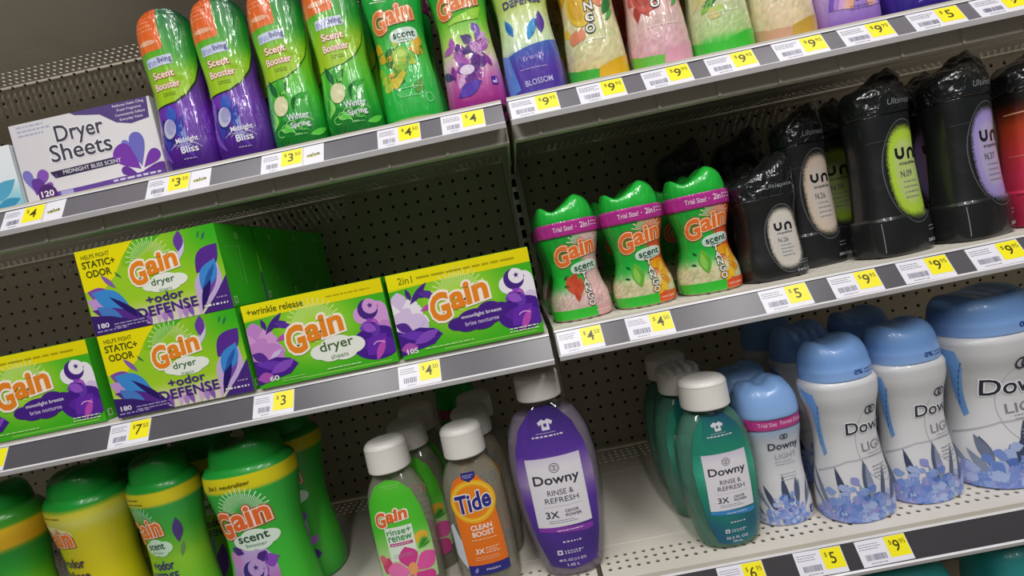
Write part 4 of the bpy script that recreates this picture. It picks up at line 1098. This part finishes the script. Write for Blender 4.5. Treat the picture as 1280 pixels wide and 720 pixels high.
def downy_light(kind, x, y, label, rotz, group=None):
    big = kind == 'big'; H, a = (.2640, .0675) if big else (.2440, .0485)
    hb = H * .775
    t = thing('scent_bead_bottle', label, 'bottle', (x, y, zl), rotz, group)
    S = Loft([(0, a * .88), (.003, a * .97), (H * .06, a * 1.0), (H * .16, a * .96), (H * .34, a * .83), (H * .46, a * .79), (H * .58, a * .86), (H * .69, a * .985), (H * .745, a * 1.0), (hb - .003, a * .97), (hb + .002, a * .88)], n=2.3, depth=.76, M=50)
    part('body', S.mesh('body', lambda u, z: ramp(z, ((0, 'd0cfd6'), (H * .3, 'dcdcde'), (H * .6, 'd4d4d6'), (H, 'dadadc')))), 'satin_print', t)
    r = a * .88
    Cp = Loft([(hb, r * 1.01), (hb + .002, r * 1.03), (hb + H * .05, r * 1.03), (hb + H * .075, r * 1.0), (hb + H * .13, r * .95), (hb + H * .18, r * .82), (hb + H * .21, r * .6), (hb + H * .222, r * .4)], n=2.3, depth=.8, M=26)
    cap = part('cap', Cp.mesh('cap', lambda u, z: ramp(z, ((hb, '93b8ee'), (hb + H * .1, '7fabea'), (H, '8ab6f0'))), wave=crown(hb + H * .1, H * .125, r, ((-1, .9), (-.75, 1.05), (-.3, .72), (.1, .8), (.5, 1.02), (.75, 1.05), (1, .7)))), 'satin_print', t)
    C = Art(); C.text('0%', a * .12, hb + H * .042, a * .25, H * .026, '24408c', 3, .02); C.lines(a * .3, a * .8, hb + H * .045, 2, H * .016, '3a5aa0', 3, H * .006, seed=3); C.build(Cp, 'satin_print', cap)
    A = Art(); A.flat = True
    cx = a * (.02 if big else .34)
    A.poly([(-a * 1.52, H * .735), (-a * 1.12, H * .715), (-a * .98, H * .62), (-a * .95, H * .5), (-a * .9, H * .38), (-a * 1.0, H * .36), (-a * 1.12, H * .5), (-a * 1.2, H * .62)], '6fa2e0', 1)
    for k in range(7): A.rect(-a * 1.03, -a * 1.01, H * (.42 + .035 * k), H * (.445 + .035 * k), '2f5f9c', 2, 'lettering')
    A.poly([(-a * 1.3, H * .26), (-a * .5, H * .335), (a * .3, H * .345), (a * 1.3, H * .31), (a * 1.3, H * .318), (a * .3, H * .354), (-a * .5, H * .344), (-a * 1.3, H * .27)], 'c2c2ca', 1)
    A.ring(cx + a * .2, H * .42, a * .72, H * .22, .0006, 'a9abb4', 1, n=48)
    downy_mark(A, cx, H * .505, a * 1.46, '2a2c3c', 7, True); A.text('Downy', cx, H * .505, a * 1.46, a * .44, '2a2c3c', 7.5, .012, out='f6f6f8', outb=.05)
    A.text('LIGHT', cx + a * .12, H * .405, a * 1.0, H * .048, '8c8c94', 7)
    A.lines(cx - a * .25, cx + a * .4, H * .365, 2, H * .018, 'a4a4ac', 7, H * .004, seed=4); A.lines(cx - a * .2, cx + a * .35, H * .29, 4, H * .018, '9a9aa4', 7, H * .006, seed=6)
    A.leaf(cx + a * .4, H * .24, .005, .002, 1, 'a8a050', 6)
    lavender(A, -a * (.36 if not big else .25), .004, a * 2.1, H * .33, 260, 8 if big else 5)
    A.build(S, 'satin_print', t, L=.006)
    return t
l1 = downy_light('mid', 0.3610, 0.068, 'white lavender bottle with blue cap next to the small pink banded one', .12)
l2 = dup(l1, (0.4600, 0.080, zl), .12, 'white lavender bottle with blue cap beside the largest one')
downy_light('big', 0.5785, 0.090, 'largest white lavender bottle with blue cap', .10)
GL = 'lavender bottles in the rows behind'
dup(l1, (0.3770, 0.172, zl), .0, 'white lavender bottle standing behind the one with the pink neighbour', GL)
dup(l1, (0.4800, 0.190, zl), .0, 'white lavender bottle standing behind the one beside the largest', GL)
dup(l1, (0.372, 0.262, zl), .0, 'white lavender bottle third back in its row', GL)

def downy_small():
    H, a = .199, .0405
    hb = H * .70
    t = thing('scent_bead_bottle', 'small white lavender bottle with pink band and blue cap', 'bottle', (0.2700, 0.088, zl), .06)
    S = Loft([(0, a * .9), (.003, a * .98), (H * .07, a * 1.0), (H * .2, a * .95), (H * .4, a * .885), (H * .55, a * .93), (H * .66, a * 1.02), (hb, a * 1.0)], n=2.3, depth=.8, M=40)
    part('body', S.mesh('body', lambda u, z: ramp(z, ((0, 'd2d2da'), (H * .35, 'dadade'), (H * .6, 'c8ccd4'), (H * .68, '8ea6c4')))), 'satin_print', t)
    bandL = Loft([(hb - .004, a * 1.04), (hb - .002, a * 1.055), (hb + .0115, a * 1.055), (hb + .0135, a * 1.04)], n=2.3, depth=.8, M=5)
    Cp = Loft([(hb + .011, a * 1.03), (hb + .016, a * 1.045), (hb + H * .14, a * 1.02), (hb + H * .2, a * .94), (hb + H * .25, a * .8), (hb + H * .285, a * .58), (hb + H * .3, a * .36)], n=2.3, depth=.85, M=24)
    cap = part('cap', Cp.mesh('cap', lambda u, z: ramp(z, ((hb, '98bcf0'), (H, '8cb8f2'))), wave=crown(hb + H * .16, H * .13, a, ((-1, .8), (-.6, .95), (-.15, .78), (.3, 1.0), (.7, 1.05), (1, .7)), soft=.001)), 'satin_print', t)
    bd = part('cap_band', bandL.mesh('cap_band', 'c0388c', close=False), 'film_print', t)
    B = Art(); B.text('Trial Size', -.016, hb + .0045, .024, .0055, 'f0c8e0', 3, .01); B.text("Format d'essai", .018, hb + .005, .034, .006, 'f0c8e0', 3, .01); B.build(bandL, 'film_print', bd)
    A = Art()
    downy_mark(A, .003, H * .555, .043, '2e3244', 7)
    A.text('LIGHT', .004, H * .49, .030, .007, 'a4a8b2', 7); A.lines(-.012, .018, H * .45, 2, .004, 'b0b2bc', 7, .001, seed=2); A.lines(-.008, .016, H * .36, 3, .004, 'b4b6be', 7, .001, seed=3)
    lavender(A, -.008, .006, .066, H * .36, 130, 2)
    A.rect(.026, .034, .010, .020, '2a3a78', 6); A.poly([(.028, .012), (.032, .012), (.032, .018), (.030, .018), (.030, .014), (.028, .014)], 'dce4f4', 7)
    A.build(S, 'satin_print', t, L=.006)
    return t
sd = downy_small()
dup(sd, (0.2760, 0.166, zl), .0, 'small lavender bottle with pink band standing behind its twin', GL)

# ---- clear rinse bottles
def rinse(name, x, y, zdk, H, rows, cap_h, cap_a, liquid, art, label, rotz=0.0, group=None, depth=.66, fill=.80):
    t = thing('rinse_bottle', label, 'bottle', (x, y, zdk), rotz, group)
    S = Loft(rows, n=2.2, depth=depth, M=46)
    part('bottle_shell', S.mesh('bottle_shell', None, N=64), 'clear_plastic', t)
    k = .955
    zt = H * fill
    zs = [z for z in S.z if .004 < z < zt] + [zt]
    q = [(z, float(np.interp(z, S.z, S.a)) * k, float(np.interp(z, S.z, S.b)) * k) for z in [.003] + zs]
    Lq = Loft(q, n=2.2, M=20)
    part('liquid', Lq.mesh('liquid', None, N=48), liquid, t)
    A = Art(); art(A); A.build(S, 'satin_print', t, L=.005)
    zb = H - cap_h
    neck = Loft([(zb - .006, cap_a * .8), (zb + .004, cap_a * .8)], n=2, depth=1, M=2)
    C = Loft([(zb, cap_a * .97), (zb + .001, cap_a), (zb + cap_h * .80, cap_a * .985), (zb + cap_h * .86, cap_a * .96), (zb + cap_h * .95, cap_a * .86), (zb + cap_h, cap_a * .6)], n=2.1, depth=.92, M=18)
    cp = part('cap', C.mesh('cap'), 'cap_white', t)
    part('cap_seam', Loft([(zb + cap_h * .80, cap_a * .99), (zb + cap_h * .815, cap_a * .994), (zb + cap_h * .83, cap_a * .985)], n=2.1, depth=.92, M=3).mesh('cap_seam', close=False), 'cap_white', cp)
    part('neck', neck.mesh('neck', N=32), 'clear_plastic', t)
    return t
RR = [(0, .034), (.003, .038), (.02, .0415), (.06, .0430), (.10, .0430), (.122, .0428), (.142, .0418), (.158, .0385), (.170, .0330), (.178, .0275), (.183, .0240), (.188, .0230)]
def art_rinse_gain(A):
    A.dz = .023
    pts = [(-.0385, .02), (-.0405, .06), (-.0395, .10), (-.034, .13), (-.022, .148), (-.004, .155), (.012, .150), (.026, .136), (.035, .11), (.0395, .075), (.0400, .04), (.0385, .012), (-.036, .01)]
    A.poly(pts, lambda u, z: ramp(z, ((0, 'a8d890'), (.05, 'c8e8a0'), (.09, '54c832'), (.13, '4cc62c'), (.16, '66d040'))), 1)
    A.rect(-.014, .012, .147, .1475, '9fe480', 3, 'lettering'); A.rect(-.010, .010, .144, .1444, '9fe480', 3, 'lettering')
    gain_logo(A, -.006, .108, .044, .08, 8, 'ee6a2c', 'fdf0e0')
    A.rect(-.018, .018, .048, .094, 'e4f2e0', 3)
    A.text('rinse+', .0, .088, .032, .0075, '3f9a58', 8, .012, .02); A.text('renew', .0, .0785, .031, .007, '3f9a58', 8, .012, .02)
    A.rect(-.015, .015, .0685, .0725, 'c03a80', 5); A.lines(-.013, .013, .0698, 1, .002, 'f4d0e0', 8, .0012); A.lines(-.013, .013, .056, 2, .003, '9fb8a0', 8, .0006)
    for k in range(5): A.leaf(.008, .030, .036, .013, .45 + k * 1.257, ('e85aa8', 'd83f94', 'f07ab8')[k % 3], 4 + .3 * k, fat=.62)
    A.ell(.008, .034, .006, .009, 'f0a868', 7); A.leaf(-.03, .03, .026, .008, 1.2, 'd83f70', 4); A.ell(-.03, .05, .006, .007, 'e86a80', 4)
    A.ell(.026, .072, .0095, .008, 'f0b838', 3)
    for k in range(5): A.leaf(.020, .058, .018, .002, .2 + k * .22, ('3f9a30', '5fc040', '2a7a28')[k % 3], 4)
def art_tide(A):
    A.dz = .018
    pts = [(-.024, .012), (-.026, .06), (-.028, .10), (-.028, .128), (-.020, .142), (-.004, .150), (.012, .144), (.022, .130), (.027, .10), (.030, .06), (.031, .012)]
    A.poly([(-.038, .04), (-.040, .08), (-.034, .085), (-.026, .06), (-.024, .02)], 'c8d4dc', 1)
    A.poly(pts, lambda u, z: ramp(z, ((0, 'e8701c'), (.1, 'f07c1c'), (.15, 'ee7420'))), 2)
    A.poly([(-.024, .012), (-.0245, .026), (.0308, .026), (.031, .012)], '2c2a80', 3)
    A.ell(.0, .112, .0305, .0285, 'f4b41c', 3, n=40); A.ell(.0, .112, .0235, .0215, 'f08a1c', 4, n=40); A.ring(.0, .112, .0275, .0255, .002, 'f8d048', 5, n=40)
    A.poly([(-.009, .150), (-.009, .143), (.0, .138), (.009, .143), (.009, .150)], '2c2a80', 5); A.lines(-.007, .007, .146, 2, .0025, 'c8c8f0', 8, .0011)
    A.text('Tide', .0, .112, .047, .025, '2a2a86', 8, .03, .12, .1, out='f8f4ec', outb=.07)
    A.text('CLEAN', .004, .0775, .028, .0072, 'fbf2e4', 8, .025, .02); A.text('BOOST', .005, .0685, .029, .0072, 'fbf2e4', 8, .025, .02)
    A.lines(-.012, .022, .060, 1, .003, 'f8c890', 8, .0014, ragged=False)
    A.text('3X', -.004, .045, .012, .007, 'fbf2e4', 8, .02); A.lines(.004, .022, .0475, 3, .0032, 'fbe4c8', 8, .0014); A.lines(-.012, .02, .036, 2, .003, 'f8d0a8', 8, .0007)
    A.text('FRESH', .008, .019, .018, .0028, 'c8c8f0', 8, .02); A.leaf(-.016, .015, .009, .0022, 1.1, '8a8ad8', 6)
zz = SH['LB'][1]
GRI = 'rinse bottles in the rows behind'
ga = rinse('gain', -0.2480, 0.060, zz, .2270, RR, .040, .0285, 'liquid_clear', art_rinse_gain, 'clear rinse bottle with green label and pink hibiscus', .05)
ti = rinse('tide', -0.1440, 0.060, zz, .2270, RR, .040, .0285, 'liquid_clear', art_tide, 'clear rinse bottle with orange label and yellow circle', .03)
dup(ga, (-0.2360, 0.128, zz), .0, 'clear rinse bottle standing behind the hibiscus one', GRI); dup(ga, (-0.2360, 0.198, zz), .0, 'clear rinse bottle third back behind the hibiscus one', GRI)
dup(ti, (-0.1390, 0.128, zz), .0, 'clear rinse bottle standing behind the orange labelled one', GRI); dup(ti, (-0.1400, 0.198, zz), .0, 'clear rinse bottle third back behind the orange labelled one', GRI)

RD = [(0, .036), (.003, .040), (.025, .0465), (.06, .0535), (.11, .0595), (.15, .0610), (.185, .0575), (.210, .0490), (.227, .0380), (.236, .0290), (.246, .0260)]
RT_ = [(0, .035), (.003, .039), (.022, .0450), (.06, .0505), (.095, .0525), (.12, .0520), (.145, .0485), (.163, .0425), (.175, .0350), (.183, .0280), (.192, .0260)]
def art_downy(sc_, cols, seed):
    c0, c1, c2, strip = cols
    def f(A):
        k = sc_
        A.dz = .007 if k > .95 else .002
        pts = [(-.030, .012), (-.042, .05), (-.050, .10), (-.052, .14), (-.047, .175), (-.036, .203), (-.018, .222), (.0, .228), (.018, .222), (.035, .203), (.046, .175), (.052, .14), (.051, .10), (.044, .05), (.034, .012), (.0, .006)]
        def colf(u, z):
            q = ramp(z / k, ((0, c0), (.04, c0), (.10, c1), (.13, c2), (.17, c1), (.22, c0)))
            w = np.sin(u / k * 70 + z / k * 45) * .5 + .5
            return q + (rgb(c1) - q) * (w * .45)[:, None]
        A.poly([(p[0] * k, p[1] * k) for p in pts], colf, 1)
        A.poly([(p[0] * k, p[1] * k) for p in ((-.048, .168), (-.038, .2), (-.020, .218), (-.028, .19), (-.02, .165))], c1, 2)
        # little shirt and heading
        sx, sz = .0, .205 * k
        A.poly([(sx + dx * k, sz + dz * k) for dx, dz in ((-.005, -.007), (.005, -.007), (.005, .001), (.008, -.001), (.010, .003), (.004, .0065), (.0, .0045), (-.004, .0065), (-.010, .003), (-.008, -.001), (-.005, .001))], 'e8e4f0', 4)
        A.rect(-.0022 * k, .0018 * k, sz - .003 * k, sz + .0012 * k, c1, 5)
        A.lines(-.020 * k, .020 * k, .190 * k, 1, .003 * k, 'e4e0f0', 6, .0018 * k, ragged=False, seed=3); A.lines(-.014 * k, .016 * k, .1945 * k, 1, .003 * k, 'c8c0e0', 6, .0007 * k, seed=5)
        A.poly([(-.036 * k, .072 * k), (.036 * k, .066 * k), (.036 * k, .060 * k), (.028 * k, .058 * k), (-.036 * k, .064 * k)], strip, 4)
        A.lines(-.012 * k, .024 * k, .0635 * k, 1, .003 * k, 'f0e4f4', 6, .0012 * k, seed=8)
        A.rect(-.036 * k, .036 * k, .070 * k, .164 * k, lambda u, z: ramp(z / k, ((.07, 'e6e3ea'), (.15, 'e9e6ec'), (.164, 'd8cfe4'))), 5)
        A.ring(.0, .150 * k, .0068 * k, .0062 * k, .0008 * k, '4a4656', 7, n=24)
        for dx in (-.0016, .0016): A.ring(dx * k, .150 * k, .0030 * k, .0034 * k, .0007 * k, '4a4656', 7, n=16)
        A.text('Downy', .0, .1335 * k, .060 * k, .0165 * k, '2c2a3c', 8, .014)
        A.text('RINSE &', .002 * k, .1175 * k, .034 * k, .0072 * k, '5a5868', 8, .004); A.text('REFRESH', .002 * k, .1072 * k, .044 * k, .0072 * k, '5a5868', 8, .004)
        A.rect(-.024 * k, .028 * k, .0985 * k, .0988 * k, 'a8a6b4', 7, 'lettering')
        A.text('3X', -.014 * k, .0875 * k, .0175 * k, .0095 * k, '2c2a3c', 8, .012); A.text('ODOR', .012 * k, .0905 * k, .018 * k, .0042 * k, '3c3a4c', 8, .015); A.text('POWER', .0135 * k, .0848 * k, .021 * k, .0042 * k, '3c3a4c', 8, .015)
        A.lines(-.020 * k, .024 * k, .0785 * k, 2, .0028 * k, '8a8898', 8, .0007 * k, seed=2)
        A.lines(-.008 * k, .016 * k, .0465 * k, 1, .003 * k, 'e0dcec', 6, .0020 * k, ragged=False, seed=6)
        A.rect(-.018 * k, -.011 * k, .029 * k, .036 * k, 'd8d8e8', 6); A.rect(-.016 * k, -.013 * k, .031 * k, .034 * k, c0, 7)
        A.lines(-.008 * k, .018 * k, .033 * k, 2, .003 * k, 'd0d0e4', 6, .0018 * k, seed=4)
        A.text('48 FL OZ (1.5 QT)' if k > .95 else '25.5 FL OZ', .0, .020 * k, .036 * k, .0048 * k, 'd8d4e8', 6, .02); A.text('1.42 L' if k > .95 else '754 mL', .0, .013 * k, .016 * k, .0042 * k, 'd8d4e8', 6, .02)
    return f
rinse('downy', -0.0310, 0.062, zz, .2775, RD, .036, .0300, 'liquid_lilac', art_downy(1.0, ('3d2a78', '5a35a0', 'b8a8c0', '8a3aac'), 1), 'large purple rinse bottle with white label by the bay gap', .0, depth=.60)
te = rinse('teal', 0.1820, 0.058, zl, .2260, RT_, .038, .0315, 'liquid_teal', art_downy(.80, ('1f5a78', '1f8a70', '4ab89c', '3a8ac8'), 2), 'teal rinse bottle with white label, front of its row', .05, depth=.64)
dup(te, (0.1740, 0.133, zl), .0, 'teal rinse bottle standing behind the front one', GRI); dup(te, (0.1780, 0.207, zl), .0, 'teal rinse bottle third back in its row', GRI)
dark = booster(-0.1860, zz, 'dark green bottle at the back between the clear rinse bottles', lambda u, z: ramp(z, ((0, '1f7a2c'), (.17, '2a8a34'))), None, y=.30)

# ---- large bead bottles, lower left
BB = Loft([(0, .050), (.004, .0560), (.02, .0585), (.06, .0560), (.10, .0515), (.13, .0500), (.16, .0525), (.19, .0575), (.212, .0610), (.226, .0600), (.234, .055), (.237, .049)], n=2.3, depth=.72, M=52)
BC = Loft([(.233, .0480), (.236, .0485), (.246, .0475), (.258, .0445), (.266, .038), (.270, .028)], n=2.3, depth=.76, M=22)
def bead(kind, x, y, label, rotz, sx=1.0, group=None):
    t = thing('bead_bottle', label, 'bottle', (x, y, zz), rotz, group)
    t.scale = (sx, sx, 1)
    pal = {'yellow': ((0, 'c8b820'), (.12, 'd8cc18'), (.19, 'd4cc2a'), (.205, 'd8d868'), (.222, 'd0c830'), (.224, '1f9a34'), (.24, '179030')),
           'lime': ((0, '2f9a2c'), (.06, '6cc030'), (.13, '8cc830'), (.17, '46b03a'), (.205, '3aa84a'), (.207, 'd8cc24'), (.224, 'd8cc24'), (.2245, '1f9a34'), (.24, '1a8a30')),
           'moon': ((0, '2fae30'), (.06, '44bc34'), (.13, '3cb838'), (.19, '34b440'), (.206, '34b440'), (.207, 'dcd01c'), (.226, 'dcd01c'), (.2265, '22a038'), (.24, '1c9434')),
           'leaf': ((0, '2f9a2c'), (.08, '9cd028'), (.13, '6cc02a'), (.16, '2a9a30'), (.185, '1f8a30'), (.187, 'd8a81c'), (.215, 'e0b820'), (.217, '4aa028'), (.24, '2a8a2c'))}[kind]
    part('body', BB.mesh('body', lambda u, z: ramp(z, pal), N=72), 'satin_print', t)
    part('cap', BC.mesh('cap', '1c9a34', wave=crown(.242, .03, .048, ((-1, .7), (-.8, .95), (-.4, .6), (.1, .75), (.5, 1.05), (.8, .95), (1, .5)))), 'satin_print', t)
    A = Art()
    if kind == 'yellow':
        A.ell(-.02, .19, .05, .014, 'd8dc9c', 1); gain_logo(A, -.008, .182, .070, .08, 8, 'e8702c', 'e8d8c0', 'b85a20')
        A.text('+odor', .006, .148, .046, .014, '4a3a4c', 8, .02, .05); A.text('defense', .006, .130, .050, .012, '4a3a4c', 8, .018, .05); A.rect(-.016, .022, .120, .1212, '8a8a20', 7)
        A.lines(-.04, .02, .2145, 1, .003, '7a7418', 8, .0016, ragged=False, seed=3); A.leaf(.034, .10, .02, .004, 1.2, 'a8b840', 3); A.leaf(-.02, .05, .06, .012, .8, '8ab030', 3); A.leaf(.02, .04, .05, .01, 1.9, 'b0c040', 3)
    elif kind == 'lime':
        A.rays(-.01, .178, .008, .032, 26, 'a8e8b8', 1, .1, 3.0, .025); gain_logo(A, -.008, .172, .070, .12, 8, 'e8702c', 'e8ecd8', 'b85a20')
        A.cloud(.006, .147, .05, .024, 'c8e8cc', 3); A.text('scent', .004, .149, .034, .0085, '1f4a38', 8, .014, .06); A.lines(-.008, .016, .1395, 1, .002, '5a9a78', 8, .001)
        A.text('+odor', .006, .122, .044, .013, '3f2a78', 8, .02, .05); A.text('DEFENSE', .006, .106, .052, .011, '3f2a78', 8, .02, .05)
        A.leaf(.044, .15, .036, .007, 1.35, '4a3a78', 3); A.leaf(.042, .13, .022, .003, 1.2, '6a8a58', 3); A.leaf(.026, .08, .03, .012, .6, '8abf80', 3); A.leaf(-.03, .05, .06, .012, 1.0, '5a8ad0', 3); A.leaf(.0, .03, .06, .012, 1.3, '6a3aa8', 3)
        A.lines(-.03, .0, .2165, 1, .003, '3a4a18', 8, .0016, ragged=False); A.lines(-.03, .01, .2105, 1, .003, '3a4a18', 8, .0012)
    elif kind == 'moon':
        A.rays(.004, .176, .008, .036, 30, 'c8f0c0', 1, .1, 3.0, .025); gain_logo(A, -.004, .166, .082, .14, 8, 'e8682c', 'f4e8d8', 'b85020')
        A.cloud(.008, .137, .058, .028, 'dcecdc', 4); A.text('scent', .006, .1405, .042, .010, '1f4a38', 8, .016, .06); A.text('booster', .008, .1305, .028, .0045, '5a8a70', 8)
        A.ell(-.004, .085, .034, .05, lambda u, z: ramp(z, ((.03, '7a3aa8'), (.07, 'c060b8'), (.1, 'b89ad0'), (.13, 'c4aadc'))), 2)
        rg = random.Random(5)
        for k in range(16): A.leaf(rg.uniform(-.03, .034), rg.uniform(.03, .12), rg.uniform(.016, .03), rg.uniform(.005, .010), rg.uniform(0, 6.28), ('6a35a8', '8a4abc', '4a2580', 'a868cc', 'd08ad0')[k % 5], 3, fat=.6)
        A.ell(-.003, .095, .018, .018, 'c0a0d8', 5); A.moon(-.004, .095, .0145, '3f2a80', 7)
        A.leaf(-.03, .128, .02, .006, -.4, '4a2a80', 4)
        A.text('2in1 neutralizer', -.006, .2165, .060, .0055, '5a5410', 8, .012, .03)
    else:
        A.leaf(.0, .13, .04, .006, 1.5, '9ac8e8', 3); A.leaf(.002, .145, .026, .0062, 1.55, '2f7ad0', 4); gain_logo(A, .0, .112, .075, .1, 8, 'e8602c', 'f4e8d8', 'b85020')
        A.leaf(.034, .118, .010, .0018, 1.8, '2a7a4a', 4); A.leaf(.04, .112, .010, .0018, 1.6, '2a7a4a', 4); A.text('FRESH', -.012, .200, .036, .006, '5a4a10', 8, .02)
    A.build(BB, 'satin_print', t, L=.007)
    return t
b4 = bead('moon', -0.4400, 0.068, 'green bead bottle with purple moon print and yellow shoulder band', -.05)
b3 = bead('lime', -0.5660, 0.070, 'lime bead bottle with odor print beside the moon printed one', -.32, .82)
b2 = bead('yellow', -0.6820, 0.078, 'yellow bead bottle with green cap', -.42)
b1 = bead('leaf', -0.8080, 0.066, 'green bead bottle with blue leaf and amber band', .0)
GBB = 'bead bottles in the second row'
dup(b4, (-0.450, 0.172, zz), .0, 'green bead bottle standing behind the moon printed one', GBB)
dup(b3, (-0.572, 0.172, zz), .0, 'lime bead bottle standing behind the odor printed one', GBB)
dup(b2, (-0.6900, 0.175, zz), .0, 'yellow bead bottle standing behind the yellow one', GBB)

# ---- teal packs on the base deck
TP = Loft([(0, .060, .045), (.006, .068, .052), (.10, .070, .054), (.20, .069, .050), (.245, .066, .045), (.262, .060, .038), (.272, .048, .028), (.276, .03, .016)], n=3.2, M=34)
def teal_pack(x, y, s, label):
    t = thing('detergent_pack', label, 'pack', (x, y, -0.755), .1)
    t.scale = (1, 1, s)
    part('body', TP.mesh('body', lambda u, z: ramp(z, ((0, '1a7a7c'), (.2, '2a9494'), (.28, '35a09c')))), 'satin_print', t)
    A = Art(); A.rect(-.04, .04, .07, .17, 'd8e8e8', 1); A.lines(-.03, .03, .1, 3, .008, '5a9a9c', 4, .002); A.build(TP, 'satin_print', t)
teal_pack(0.4050, 0.085, 1.03, 'teal detergent pack with rounded top under the lowest shelf')
teal_pack(0.5850, 0.085, 1.05, 'teal detergent pack beyond the other one under the lowest shelf')
